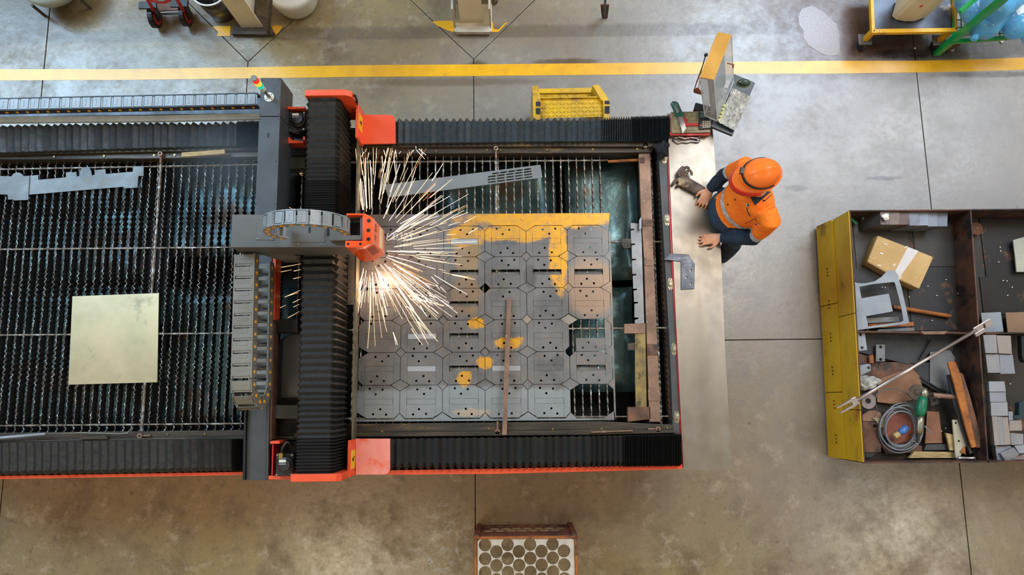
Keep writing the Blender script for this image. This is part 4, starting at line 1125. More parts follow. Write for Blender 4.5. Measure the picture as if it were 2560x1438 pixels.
# ---------------------------------------------------------------- control stand: tray, keyboard, mouse, monitor hood
m_traydk = mat('tray_black', sr(48,58,60), sr(40,48,50), 5, .45)
stand = thing('keyboard_tray', W(1835,280,0), 'dark metal keyboard tray on a post beside the machine corner', 'tray')
plate_px('tray', [(1836,185),(1888,207),(1832,338),(1778,316)], 1.03, .02, m_traydk, '', '', parent=stand, bevel=.002)
plate_px('tray_lip', [(1778,312),(1832,334),(1832,338),(1778,316)], 1.045, .03, m_dark, '', '', parent=stand)
c = W(1800,262,1.0); mm = MB(); mm.box(c.x-.04,c.x+.04,c.y-.04,c.y+.04,0,1.01); mm.build('post', m_dark, stand)
mm = MB(); mm.obox((W(1745,262,.98)+W(1790,290,.98))/2, (.2,.06,.03), -.3); mm.build('support_arm', m_black, stand)
t = NT('foil_wrap'); n_ = t.noise(22, 6, .75, (1,1,1)); t.l(t.mix(t.rng(n_,.4,.62), sr(236,236,230), sr(160,162,158)), t.b.inputs['Base Color']); t.b.inputs['Metallic'].default_value = .5; t.b.inputs['Roughness'].default_value = .3; t.bump(n_, 1, .02); m_foil = t.m
def crinkle(pts, z, name, nu=26, nv=14, amp=.004, m=None):
    Q = WW(pts, z); mm = MB()
    mm.surf(lambda u,v: Q[0].lerp(Q[1],u).lerp(Q[3].lerp(Q[2],u),v)+Vector((U(-.002,.002),U(-.002,.002),U(-amp,amp))), nu, nv)
    return mm
kb = thing('keyboard', W(1830,275,1.03), 'keyboard wrapped in crinkled silver foil lying on the tray', 'keyboard')
plate_px('keyboard_base', [(1833,224),(1874,243),(1836,325),(1796,304)], 1.05, .018, m_black, '', '', parent=kb, bevel=.002)
for cx in range(4):
    pass
crinkle([(1831,220),(1876,242),(1837,327),(1795,305)], 1.062, 'foil', amp=.005).build('foil_wrap', m_foil, kb, solid=.002)
for k in range(5):
    a = W(1799+k*3, 300-k*9, 1.069); mm = MB(); mm.obox(a, (.02,.02,.003), -.9); mm.build('keycap_mark', mat('yellow_marks', sr(206,204,110)), kb)
tag(crinkle([(1789,219),(1823,220),(1812,262),(1793,303)], 1.05, 'foil', 14, 14, .006).build('foil_sheet', m_foil, solid=.002), 'loose sheet of silver foil under the clear monitor hood', 'foil')
ms = thing('computer_mouse', W(1860,208,1.035), 'dark computer mouse with a yellow-green rim on the tray corner', 'mouse')
def mouse_half(rx, ry, h, z0):
    c = W(1860,207,z0); mm = MB()
    mm.surf(lambda u,v: c+Matrix.Rotation(-.12,3,'Z')@Vector((rx*math.sin(u*PI/2)*math.cos(2*PI*v), ry*math.sin(u*PI/2)*math.sin(2*PI*v), h*math.cos(u*PI/2))), 6, 24); return mm
mouse_half(.052,.030,.034,1.036).build('shell', mat('grey_mouse', sr(62,78,78), sr(50,64,66), 4, .25), ms, smooth=True)
mouse_half(.055,.033,.012,1.032).build('rim', mat('lime_rim', sr(190,200,30)), ms, smooth=True)
c = W(1850,205,1.062); mm = MB(); mm.lathe(c, [(.006,-.004),(.006,.004)], 10, axis=(0,1,0)); mm.build('scroll_wheel', m_wood, ms)
# monitor hood: cardboard top over clear acrylic
hood = thing('monitor_hood', W(1795,230,1.04), 'tall clear acrylic hood with a tan cardboard top standing at the machine corner', 'hood')
T = WW([(1749,193.5),(1793.6,81.3),(1829,88),(1785,200)], 1.56)      # bottom-left, far-left, far-right, bottom-right
Bq = WW([(1762,289),(1796,190),(1834,203),(1793.5,303)], 1.05)
m_card = mat('tan_cardboard', sr(206,154,64), sr(190,138,54), 5, .75, bump=.2)
m_acr = clear('acrylic', sr(214,222,228), .06, .28)
m_acr_edge = clear('acrylic_edge', sr(236,240,244), .1, .7)
mm = MB(); up = Vector((0,0,.012)); mm.hexa([p-up for p in T], [p+up*.4 for p in T])
ob = mm.build('cardboard_top', m_card, hood)
def fixn(o):
    bm = bmesh.new(); bm.from_mesh(o.data); bmesh.ops.recalc_face_normals(bm, faces=bm.faces); bm.to_mesh(o.data); bm.free()
fixn(ob)
for i in range(4):
    j = (i+1)%4
    mm = MB(); nn = (T[j]-T[i]).cross(Bq[i]-T[i]).normalized()*.003
    mm.hexa([T[i]-nn, T[j]-nn, Bq[j]-nn, Bq[i]-nn], [T[i]+nn, T[j]+nn, Bq[j]+nn, Bq[i]+nn]); o = mm.build('acrylic_panel', m_acr, hood); fixn(o)
    mm = MB(); mm.tube([T[i], Bq[i]], .004, 6); mm.build('acrylic_edge', m_acr_edge, hood)
    mm = MB(); mm.tube([Bq[i], Bq[j]], .004, 6); mm.build('acrylic_edge', m_acr_edge, hood)
# monitor inside
q = lambda a, b, c, zf: (T[0].lerp(Bq[0], zf).lerp(T[3].lerp(Bq[3], zf), a)).lerp(T[1].lerp(Bq[1], zf).lerp(T[2].lerp(Bq[2], zf), a), b)
mon = thing('monitor', q(.5,.5,0,1), 'pale monitor standing on edge inside the clear hood', 'monitor')
mm = MB(); mm.hexa([q(.42,.06,0,.97), q(.60,.06,0,.97), q(.60,.80,0,.97), q(.42,.80,0,.97)], [q(.42,.06,0,.08), q(.60,.06,0,.08), q(.60,.80,0,.08), q(.42,.80,0,.08)]); o = mm.build('monitor_case', mat('pale_blue_grey', sr(196,212,224), sr(180,198,212), 4, .35), mon, bevel=.004); fixn(o)
mm = MB(); mm.hexa([q(.61,.03,0,.92), q(.66,.03,0,.92), q(.66,.84,0,.92), q(.61,.84,0,.92)], [q(.61,.03,0,.1), q(.66,.03,0,.1), q(.66,.84,0,.1), q(.61,.84,0,.1)]); o = mm.build('bezel', m_steel_l, mon); fixn(o)
mm = MB(); mm.hexa([q(.665,.10,0,.45), q(.675,.10,0,.45), q(.675,.16,0,.45), q(.665,.16,0,.45)], [q(.665,.10,0,.25), q(.675,.10,0,.25), q(.675,.16,0,.25), q(.665,.16,0,.25)]); o = mm.build('button_panel', m_steel_d, mon); fixn(o)
mm = MB(); mm.tube([W(1754,172,1.5), W(1742,205,1.4), W(1735,226,1.3), W(1743,230,1.25), W(1758,233,1.2)], .005, 6); mm.tube([W(1754,172,1.5), W(1747,215,1.35), W(1747,225,1.3)], .003, 6)
m_cu = mat('coppery_rust', sr(146,72,44)); mm.build('hinge_wire', m_cu, hood)
plate_px('hinge_bracket', [(1735,224),(1743,218),(1757,231),(1756,235),(1736,229)], 1.25, .02, m_cu, '', '', parent=hood)
mm = MB(); mm.tube([W(1768,132,1.5), W(1762,145,1.48), W(1758,160,1.46), W(1752,178,1.44)], .004, 6); mm.build('side_cord', m_black, hood)
mm = MB(); c = W(1765,137,1.5); mm.lathe(c, [(.01,-.015),(.014,0),(.008,.015)], 8); mm.build('cord_knob', m_steel_d, hood)
mm = MB(); mm.tube([W(1818,158,1.4), W(1830,161,1.42), W(1836,163,1.42)], .004, 6); mm.tube([W(1832,160,1.42), W(1833,170,1.4)], .006, 6); mm.build('wing_screw', m_cu, hood)

# ---------------------------------------------------------------- yellow step
m_step = mat('scuffed_yellow_paint', sr(224,176,20), sr(196,152,20), 8, .4, c3=sr(134,98,48), c3scale=5, c3lo=.5, c3hi=.66)
st = thing('step_stool', W(1427,255,0), 'yellow two-tread metal step with chequer plate treads behind the machine', 'step')
def chequer(pts, z, name, n=(16,4)):
    Q = WW(pts, z); mm = MB(); mm.prism(Q, z-.004, z)
    nu, nv = n
    for i in range(nu):
        for j in range(nv):
            u, v = (i+.5)/nu, (j+.5)/nv
            c = Q[0].lerp(Q[1],u).lerp(Q[3].lerp(Q[2],u),v); a = .6 if (i+j)%2 else -.6
            dx = Vector((math.cos(a), math.sin(a), 0)); dy = Vector((-dx.y, dx.x, 0))
            mm.add([c-dx*.022, c+dy*.007+Vector((0,0,.003)), c+dx*.022, c-dy*.007+Vector((0,0,.003)), c+Vector((0,0,.007))], [(0,3,4),(3,2,4),(2,1,4),(1,0,4)])
    return mm.build(name, m_step, st)
chequer([(1352,245),(1505,243),(1508,292),(1350,296)], .58, 'tread', (17,5))
chequer([(1351,232),(1498,230),(1501,243),(1352,246)], .45, 'tread', (16,2))
plate_px('riser', [(1347,222),(1492,219),(1494,229),(1348,232)], .42, .02, m_step, '', '', parent=st)
plate_px('riser_lip', [(1350,243),(1502,241),(1502,243.5),(1350,246)], .60, .02, m_step, '', '', parent=st)
plate_px('riser_lip', [(1349,231),(1497,229),(1497,231),(1349,233)], .47, .02, m_step, '', '', parent=st)
for pts in ([(1330,215),(1345,214),(1352,250),(1352,300),(1334,300),(1332,252)], [(1481,213),(1497,211),(1524,251),(1524,300),(1510,300),(1508,253),(1503,250)]):
    plate_px('stringer', pts, .62, .60, m_step, '', '', parent=st, bevel=.003)
for pts in ([(1340,254),(1351,254),(1351,265),(1340,265)], [(1512,252),(1524,252),(1524,260),(1512,260)], [(1340,270),(1351,270),(1351,285),(1340,285)], [(1512,265),(1524,265),(1524,283),(1512,283)]):
    plate_px('tube_end', pts, .625, .01, m_pit, '', '', parent=st)
# ---------------------------------------------------------------- things along the top edge
col1 = thing('steel_column', W(625,64,0), 'leaning-looking cream H-section roof column left of the hall, beside the dented bin', 'column')
def hcol(root, cx, cy, fw, depth, zt, m, plate):
    c = W(cx, cy, 0)
    mm = MB(); mm.box(c.x-fw/2, c.x+fw/2, c.y-.012, c.y, .02, zt); mm.build('flange', m, root)
    mm = MB(); mm.box(c.x-fw/2, c.x+fw/2, c.y+depth-.012, c.y+depth, .02, zt); mm.build('flange', m, root)
    mm = MB(); mm.box(c.x-.008, c.x+.008, c.y, c.y+depth, .02, zt); mm.build('web', m, root)
    for pts, z0, z1, mt, nm in plate:
        plate_px(nm, pts, z1, z1-z0, mt, '', '', parent=root, bevel=.003)
m_dirty = mat('dirty_plate', sr(88,76,66), sr(64,54,48), 7, .6)
hcol(col1, 633, 69, .20, .34, 4.2, m_cream, [([(600,40),(660,40),(684,80),(578,80)], .0, .025, m_dirty, 'base_plate'), ([(578,76),(684,78),(680,86),(579,85)], .0, .05, m_dirty, 'base_kerb')])
mm = MB(); mm.tube([W(671,82,.05), W(674,30,.6), W(676,0,.9), W(678,-60,1.5)], .018, 8); mm.build('conduit', m_dirty, col1)
col2 = thing('steel_column', W(1180,50,0), 'cream H-section roof column with white gussets at the top centre of the hall', 'column')
hcol(col2, 1180, 60, .205, .36, 4.2, m_cream, [([(1136,10),(1229,10),(1229,78),(1136,78)], .0, .03, m_cream, 'base_plate')])
m_wc = mat('white_grout', sr(206,200,188), sr(180,172,160), 10, .7)
plate_px('kerb', [(1142,62),(1224,62),(1226,80),(1138,80)], .07, .05, m_wc, '', '', parent=col2, bevel=.006)
for x in (1137, 1226):
    c = W(x, 40, .03); mm = MB(); mm.box(c.x-.008, c.x+.008, c.y-.12, c.y+.35, .03, .35); mm.build('gusset', m_wc, col2)
# grey rounded tank top left, with its legs
m_tank = mat('pale_grey_enamel', sr(176,184,178), sr(150,158,152), 4, .35)
def vessel(name, cx, cy, r, z0, z1, m, label, cat, legs=0, prof=None):
    c = W(cx, cy, z1); root = thing(name, (c.x, c.y, 0), label, cat)
    pr_ = prof or [(r*.5,z0),(r*.9,z0+.02),(r,z0+.08),(r,z1-.12),(r*.93,z1-.05),(r*.7,z1-.01),(r*.2,z1)]
    mm = MB(); mm.lathe((c.x,c.y,0), pr_, 32); mm.build('shell', m, root, smooth=True)
    for k in range(legs):
        a = 2*PI*k/legs-2.2; p = Vector((c.x+math.cos(a)*r*1.02, c.y+math.sin(a)*r*1.02, 0)); mm = MB(); mm.tube([p, p+Vector((0,0,z0+.08))], .014, 8); mm.build('leg', m_dirty, root)
    return root
vessel('round_tank', 104, -78, .30, .10, .35, m_tank, 'pale grey round tank on legs at the top left corner', 'tank', 4, [(.10,.10),(.22,.12),(.28,.18),(.30,.25),(.29,.30),(.22,.34),(.05,.35)])
# red hand trolley
tr = thing('hand_trolley', W(418,50,0), 'red hand trolley with two black wheels left of the dented bin', 'trolley')
for px, py in ((386,42),(463,38)):
    c = W(px, py, .10); mm = MB(); mm.lathe((c.x-.025,c.y,c.z), [(.07,0),(.10,.004),(.10,.046),(.07,.05)], 24, axis=(1,0,0)); wh = mm.build('wheel', m_black, tr)
    mm = MB(); mm.lathe((c.x+.026,c.y,c.z), [(.072,0),(.072,.004),(.05,.004),(.05,0)], 24, axis=(1,0,0)); mm.build('rim', m_red, wh)
    mm = MB(); mm.lathe((c.x+.028,c.y,c.z), [(.05,0),(.02,.004),(.018,.02),(.005,.02)], 16, axis=(1,0,0)); mm.build('hub', m_steel_d, wh)
    mm = MB(); mm.obox((c.x+.05, c.y+.01, c.z+.05), (.012,.05,.16)); mm.build('wheel_fork', m_steel_d, tr)
    mm = MB(); mm.obox((c.x+.01, c.y+.03, c.z+.14), (.16,.07,.02)); mm.build('mudguard', m_black, tr, bevel=.003)
a, b = W(386,36,.12), W(463,33,.12); mm = MB(); mm.tube([a,b], .010, 8); mm.build('axle', m_steel_d, tr)
for x, y in ((378,15),(452,10)):
    mm = MB(); mm.tube([W(x+6,26,.2), W(x-12,-6,.45), W(x-40,-60,1.0)], .016, 8); mm.build('frame_tube', m_red, tr)
mm = MB(); mm.tube([W(368,-12,.55), W(377,0,.52), W(395,5,.5), W(410,6,.5), W(424,0,.52), W(432,-12,.55)], .013, 8); mm.build('crossbar', m_red, tr, smooth=True)
mm = MB(); mm.tube([W(372,-14,.58), W(380,-3,.56), W(398,2,.54), W(410,2,.54), W(420,-3,.56), W(428,-14,.58)], .007, 8); mm.build('loop_handle', m_zinc, tr, smooth=True)
plate_px('toe_plate', [(392,6),(446,4),(450,24),(396,28)], .14, .012, m_rust, '', '', parent=tr)
# dented steel bin
c = W(521,-29,.34); bn = thing('steel_bin', (c.x,c.y,0), 'open dented steel bin with a bright rim beside the left column', 'bin')
mm = MB(); mm.lathe((c.x,c.y,0), [(.115,.01),(.118,.02),(.13,.3),(.138,.60),(.133,.60),(.125,.3),(.112,.03),(.01,.03)], 32)
mb = MB(); mb.lathe((c.x,c.y,0), [(.002,.01),(.140,.01),(.150,.15),(.162,.33),(.156,.33),(.144,.15),(.134,.03),(.002,.03)], 32, closed=True); mb.build('drum', mat('dented_steel', sr(122,120,116), sr(74,68,62), 7, .35, .7, bump=.4, bscale=14), bn, smooth=True)
mb = MB(); mb.lathe((c.x,c.y,.33), [(.155,0),(.169,0),(.169,.010),(.155,.010)], 32, closed=True); mb.build('rim', m_white, bn)
mb = MB(); mb.tube([(c.x-.01,c.y-.06,.05),(c.x+.03,c.y+.03,.42)], .022, 8); tag(mb.build('metal_tube', m_steel_l), 'grey tube standing inside the dented bin', 'tube')
# white drum by the column
vessel('white_drum', 722, -38, .22, .02, .30, m_white, 'white plastic drum right of the left column, cut by the top edge', 'drum', prof=[(.15,.02),(.18,.03),(.20,.08),(.225,.24),(.225,.28),(.2,.30),(.05,.30)])
# shovel-like scraper
sc_ = thing('floor_scraper', W(1512,25,0), 'narrow dark floor scraper standing blade down right of the top centre column', 'scraper')
mm = MB(); Q = [W(1501,12,.22), W(1523,12,.22), W(1519,45,.01), W(1505,45,.01)]; Q[2].z = Q[3].z = .005
mm.hexa([p+Vector((0,.008,0)) for p in Q], [p-Vector((0,.0,0)) for p in Q]); o = mm.build('blade', m_rust, sc_); fixn(o)
mm = MB(); mm.tube([W(1510,40,.04), W(1512,22,.2), W(1514,-20,.7), W(1516,-60,1.2)], .012, 8); mm.build('shaft', m_steel_d, sc_)
c = W(1243,0,.1); plate_px('rust_scrap', [(1231,-12),(1246,-12),(1243,2),(1236,7)], .05, .04, m_rust, 'small rusty scrap piece on the floor right of the top centre column', 'scrap')

# ---------------------------------------------------------------- yellow cart with a jerrycan
ct = thing('trolley_cart', W(2240,60,0), 'yellow-edged steel cart on castors at the top right carrying a can', 'cart')
zc2 = .28
m_deck = mat('oily_deck', sr(96,104,118), sr(60,58,62), 2.5, .3, .4, c3=sr(196,170,140), c3scale=2.2, c3lo=.55, c3hi=.62)
plate_px('deck', [(2178,-60),(2387,-60),(2390,78),(2186,80)], zc2-.015, .01, m_deck, '', '', parent=ct)
for pts in ([(2174,-60),(2182,-60),(2188,78),(2180,82)], [(2186,72),(2394,69),(2392,79),(2180,82)], [(2384,-60),(2391,-60),(2394,74),(2388,74)]):
    plate_px('edge_rail', pts, zc2+.02, .04, m_yel, '', '', parent=ct, bevel=.003)
def leg(top_, bot_, zb=.12):
    a, b = W(*top_, zc2-.02), W(*bot_, zb); mm = MB(); v = Vector((b.x-a.x, b.y-a.y, 0))
    mm.hexa([(b.x-.02,b.y-.02,zb),(b.x+.02,b.y-.02,zb),(b.x+.02,b.y+.02,zb),(b.x-.02,b.y+.02,zb)], [(b.x-.02,b.y-.02,zc2-.02),(b.x+.02,b.y-.02,zc2-.02),(b.x+.02,b.y+.02,zc2-.02),(b.x-.02,b.y+.02,zc2-.02)])
    mm.build('leg', m_yel, ct)
    mm = MB(); mm.box(b.x-.06,b.x+.06,b.y-.05,b.y+.05,zb-.012,zb); mm.build('castor_plate', m_steel, ct)
    mm = MB(); mm.lathe((b.x-.02,b.y-.03,.05), [(.03,0),(.05,.004),(.05,.036),(.03,.04)], 16, axis=(1,.3,0)); mm.build('castor', m_black, ct)
leg(None or (2186,78), (2163,98)); leg((2372,76), (2349,100))
c = W(2268,22,.0)
jc = thing('metal_can', W(2278,40,zc2), 'cream square oil can with red lettering standing on the yellow cart', 'can')
J0 = WW([(2228,40),(2310,53),(2336,18),(2300,-30),(2238,-30)], zc2+.0)
base = [W(2229,41,zc2), W(2240,50,zc2), W(2262,54,zc2), W(2284,54,zc2), W(2314,44,zc2), W(2324,20,zc2), W(2312,2,zc2), W(2240,2,zc2)]
mm = MB(); n = len(base); hgt = .42
mm.add(base+[p+Vector((0,0,hgt)) for p in base], [tuple(range(n)), tuple(range(n,2*n))[::-1]]+[(i+n,(i+1)%n+n,(i+1)%n,i) for i in range(n)]); o = mm.build('can_body', mat('cream_can', sr(226,212,178), sr(212,196,160), 3, .4), jc, bevel=.006); fixn(o)
f0, f1 = base[2], base[4]
d = (f1-f0).normalized(); nn = Vector((d.y,-d.x,0))
for k in range(7):
    p = f0.lerp(f1, .02+.13*k) + nn*.002 + Vector((0,0,.25)); mm = MB(); mm.obox(p, (.022,.003,.03), math.atan2(d.y,d.x)); mm.build('red_letter', m_red, jc)
mm = MB(); p = f0.lerp(f1,.42)+Vector((0,0,.19))+nn*.001; mm.lathe(p, [(.026,0),(.026,.003),(.012,.004)], 20, axis=nn); mm.build('green_emblem', mat('green_print', sr(120,150,100)), jc)
# ---------------------------------------------------------------- green bottle rack
rk = thing('bottle_rack', W(2500,40,0), 'green steel rack with a slanting corner post at the top right corner', 'rack')
m_green = mat('green_paint', sr(16,150,74), sr(12,134,66), 5, .35, c3=sr(90,110,70), c3scale=8, c3lo=.66, c3hi=.74)
m_teal = mat('teal_mesh_shelf', sr(30,140,110), sr(22,110,88), 5, .45)
zr = .28
def bar_px(a, za, b, zb, r, nm, m=m_green): mm = MB(); A_, B_ = W(*a, za), W(*b, zb); mm.tube([A_,B_], r, 4); return mm.build(nm, m, rk)
for pts in ([(2380,99),(2600,82),(2600,91),(2382,107)],): plate_px('shelf_rail', pts, zr, .03, m_green, '', '', parent=rk)
mm = MB(); A_, = [W(2384,100,zr)]; mm.box(A_.x-.025, A_.x+.025, A_.y-.02, A_.y+.03, .02, 2.0); mm.build('post', m_green, rk)
bar_px((2392,-40), zr, (2384,100), zr, .02, 'shelf_rail')
bar_px((2400,30), .9, (2470,-30), .9, .02, 'brace')
for k in range(8): bar_px((2400+k*24, -40), zr-.02, (2404+k*24, 96), zr-.02, .006, 'mesh_wire', m_teal)
for k in range(5): bar_px((2390, 12+k*19), zr-.02, (2600, 4+k*19), zr-.02, .006, 'mesh_wire', m_teal)
for pts in ([(2450,70),(2505,68),(2505,74),(2456,75),(2456,92),(2450,92)], [(2500,68),(2512,68),(2516,80),(2560,78),(2560,84),(2510,86),(2505,74)]): plate_px('mesh_frame', pts, zr-.005, .01, m_teal, '', '', parent=rk)
mm = MB(); c = W(2386,112,.06); mm.obox((c.x,c.y,.035), (.14,.05,.03), .5); mm.build('foot', m_rust, rk)
m_bottle = clear('blue_bottle_plastic', sr(96,180,232), .06, .72)
m_blab = mat('pale_label', sr(206,222,230), sr(190,208,220), 12, .4)
def bottle(px, py, z, ang, tilt, label):
    root = thing('water_bottle', W(px,py,z), label, 'bottle', 'blue water bottles on the green rack')
    ax = Vector((math.cos(ang)*math.cos(tilt), math.sin(ang)*math.cos(tilt), math.sin(tilt)))
    c = W(px, py, z)
    mm = MB(); mm.lathe(c, [(.03,-.19),(.11,-.185),(.13,-.16),(.13,-.08),(.124,-.07),(.13,-.06),(.13,.02),(.124,.03),(.13,.04),(.13,.12),(.10,.17),(.04,.20),(.03,.205)], 28, axis=ax); mm.build('body', m_bottle, root, smooth=True)
    mm = MB(); mm.lathe(c+ax*.205, [(.028,0),(.03,.01),(.03,.05),(.02,.055)], 16, axis=ax); mm.build('neck', m_bottle, root, smooth=True)
    q = c+Vector((0,0,.131)); mm = MB()
    side = ax.cross(Vector((0,0,1))).normalized(); upv = side.cross(ax).normalized()
    mm.surf(lambda u,v: c+ax*lerp(-.05,.02,u)+(upv*math.cos((v-.5)*1.2)+side*math.sin((v-.5)*1.2))*.132, 2, 8); mm.build('label', m_blab, root)
bottle(2440, 18, .46, PI*.65, .1, 'blue water bottle nearest the yellow cart, behind the slanting green post')
bottle(2478, 42, .46, -PI*.72, -.1, 'blue water bottle lying neck down-left in the middle of the green rack')
bottle(2538, 40, .46, -PI*.38, -.1, 'blue water bottle cut by the right edge of the frame')
bottle(2520, -8, .70, PI*.2, 0, 'blue water bottle lying on top of the others at the top right')
for k, (px, py, l) in enumerate(((2286,122,'small white bottle cap on the floor joint below the yellow cart'), (2379,125,'clear plastic cup bottom on the floor below the green rack corner'), (2503,105,'clear plastic scrap on the floor below the green rack rail'))):
    c = W(px, py, 0); mm = MB(); r = (.008,.018,.014)[k]; mm.lathe((c.x,c.y,.0015), [(r*.8,0),(r,.004),(r,.012),(r*.8,.013),(r*.7,.006)], 14); tag(mm.build('litter', m_white), l, 'litter')

# ---------------------------------------------------------------- crate of skeleton lattice at the lower edge
cr = thing('wire_crate', W(1312,1420,0), 'rusty open crate faced with perforated lattice at the bottom edge', 'crate')
zt_ = .50
m_lat = mat('lit_lattice', sr(206,198,186), sr(176,164,150), 12, .45, .2)  # top lattice coloured pale for the light falling on it
a, b = W(1187,1345,zt_), W(1441,1343,zt_); yl = W(1300,1640,zt_).y
Dm = (b.x-a.x)
pit = Dm/8.95; rad = pit*.552
hs = []
x0 = a.x + pit*.9
for i in range(9):
    for j in range(12):
        cx = x0 + i*pit*.99; cy = a.y - .055 - (j + (.5 if i % 2 else 0))*pit*1.16
        if cx > b.x-.035 or cy < yl+.05: continue
        hs.append(circ(cx, cy, rad, 18))
mm = MB(); mm.prism([(a.x+.02,a.y-.004),(b.x-.02,b.y-.004),(b.x-.02,yl),(a.x+.02,yl)], zt_-.012, zt_-.008, hs); mm.build('top_lattice', m_lat, cr)
hs = [c_ for c_ in hs]
# upright lattice on the far side
hv = []
for i in range(8):
    for j in range(3):
        hv.append(circ(a.x+.10+i*pit*1.02+(pit*.5 if j%2 else 0), .10+j*pit*1.0, rad*.92, 16))
hv = [h for h in hv if max(p[0] for p in h) < b.x-.05 and max(p[1] for p in h) < zt_-.03]
mm = MB(); mm.prism([(a.x+.02,.02),(b.x-.02,.02),(b.x-.02,zt_-.02),(a.x+.02,zt_-.02)], 0, .004, hv)
Yf = a.y+.005
mm.v = [Vector((v.x, Yf+v.z, v.y)) for v in mm.v]; o = mm.build('side_lattice', m_rust, cr); fixn(o)
for x in (a.x+.012, b.x-.012):
    for y in (a.y, yl):
        mm = MB(); mm.box(x-.02,x+.02,y-.02,y+.02,0,zt_-.005); mm.build('corner_post', m_rust, cr)
for p, q_ in (((a.x-.01,a.y),(b.x+.03,b.y)),((a.x,yl),(b.x,yl)),((a.x+.005,a.y),(a.x+.005,yl)),((b.x-.005,b.y),(b.x-.005,yl)),):
    mm = MB(); mm.tube([(p[0],p[1],zt_),(q_[0],q_[1],zt_)], .010, 6); mm.build('rim_bar', m_rust_o, cr)
for p, q_ in (((a.x,a.y),(b.x,b.y)),((a.x,a.y),(a.x,yl)),((b.x,b.y),(b.x,yl))):
    mm = MB(); mm.tube([(p[0],p[1],.02),(q_[0],q_[1],.02)], .012, 6); mm.build('base_bar', m_rust, cr)
# ---------------------------------------------------------------- yellow scrap bin at the right
ZR2 = .55
bin_ = thing('scrap_bin', W(2310,840,0), 'large low yellow-sided steel bin with rusty dividers at the right', 'bin')
m_inner = mat('grimy_bin_floor', sr(58,52,48), sr(40,36,34), 3, .5, .3, c3=sr(110,78,54), c3scale=3, c3lo=.56, c3hi=.66)
m_rustw = mat('rusty_bin_wall', sr(98,62,44), sr(58,42,36), 5, .6, .15, c3=sr(34,26,24), c3scale=3, c3lo=.5, c3hi=.6, bump=.3)
tl, bl = W(2125,527,ZR2), W(2165,1157,ZR2)
XR = W(2600,800,ZR2).x+.9
def wall(a, b, th, z0, z1, nm, m, parent=bin_, rim=None):
    a, b = Vector((a.x,a.y,0)), Vector((b.x,b.y,0)); d = (b-a).normalized(); s = Vector((-d.y,d.x,0))*th/2
    mm = MB(); U_ = Vector((0,0,1)); mm.hexa([a-s+U_*z0, b-s+U_*z0, b+s+U_*z0, a+s+U_*z0], [a-s+U_*z1, b-s+U_*z1, b+s+U_*z1, a+s+U_*z1]); o = mm.build(nm, m, parent); fixn(o); return o
X = (tl.x+bl.x)/2
P0, P1 = Vector((tl.x,tl.y,0)), Vector((bl.x-.01,bl.y,0))
# left wall: two yellow planks high, upper one slightly proud
def planks():
    z_ = [.03, .27, ZR2]; n = [3, 3]
    for r in range(2):
        cuts = [0, .36, .73, 1] if r == 0 else [0, .42, .80, 1]
        for a, b in zip(cuts, cuts[1:]):
            A_ = P0.lerp(P1, a+.0015); B_ = P0.lerp(P1, b-.0015); off = Vector((-.012 if r else -.022+U(-.003,.003), 0, 0))
            mm = MB(); h0, h1 = z_[r]+.003, z_[r+1]-.003; lean = Vector((-.03,0,0))
            mm.hexa([A_+off+lean*(1-r)+Vector((0,0,h0)), B_+off+lean*(1-r)+Vector((0,0,h0)), B_+Vector((.0,0,h0)), A_+Vector((.0,0,h0))][::-1], [A_+off+Vector((0,0,h1)), B_+off+Vector((0,0,h1)), B_+Vector((0,0,h1)), A_+Vector((0,0,h1))][::-1]); o = mm.build('plank', m_yel_bin, bin_); fixn(o)
    for t in (.36,.5,.64,.78,.92,.22):
        c = P0.lerp(P1, t); mm = MB()
        for dy in (-.03, 0, .03): mm.lathe((c.x-.040,c.y+dy,.17), [(.007,0),(.007,.003)], 8, axis=(-1,0,0))
        mm.build('bolt_row', m_pit, bin_)
planks()
wall(P0, P1, .008, .03, ZR2+.003, 'side_wall', m_rustw)
far = W(2560,524,ZR2)
wall(P0, Vector((XR, far.y, 0)), .01, .03, ZR2, 'side_wall', m_rustw)
near = W(2560,1157,ZR2)
wall(P1, Vector((XR, near.y, 0)), .012, .03, ZR2, 'side_wall', m_rustw)
wall(Vector((XR, far.y, 0)), Vector((XR, near.y, 0)), .01, .03, ZR2, 'side_wall', m_rustw)
mm = MB(); mm.box(P0.x, XR, near.y, far.y, .27, .30); mm.build('floor_panel', m_inner, bin_)
ZM = lambda z: .28+.66*z if z < .5 else z
for (x0,y0,x1,y1) in ((2132,540,2280,668),(2282,560,2395,665),(2130,670,2265,820),(2266,668,2395,825),(2450,545,2600,690),(2450,692,2600,785)):
    a, b = W(x0,y0,.056), W(x1,y1,.056); mm = MB(); z = .305+U(.001,.006); mm.box(a.x,b.x,b.y,a.y,.30,z)
    tag(mm.build('base_sheet', mat('grimy_sheet', sr(*random.choice(((54,54,56),(66,62,58),(46,42,42)))), None, 4, .4, .4, c3=sr(112,80,56), c3scale=4, c3lo=.6, c3hi=.7)), {2132:'dark flat sheet under the paper parcel in the upper left bay',2282:'dark flat sheet right of the parcel, under the divider shade',2130:'dark flat sheet under the triangular frame',2266:'dark flat sheet under the rusty round bar',2450:'blue-grey flat sheet in the upper right bay' if y0 == 545 else 'brownish flat sheet in the upper right bay near the long rod'}[x0], 'steel sheet')
d0, d1 = W(2427,527,ZR2), W(2470,1157,ZR2)
wall(d0, d1, .012, .28, ZR2, 'divider', m_rustw)
h0, h1 = W(2140,828,ZR2), W(2600,831,ZR2)
wall(h0, Vector((d0.x+.0,h1.y,0)), .012, .28, ZR2-.03, 'divider', m_rustw); wall(Vector((d0.x+.02,h1.y,0)), Vector((XR,h1.y,0)), .012, .28, ZR2-.03, 'divider', m_rustw)
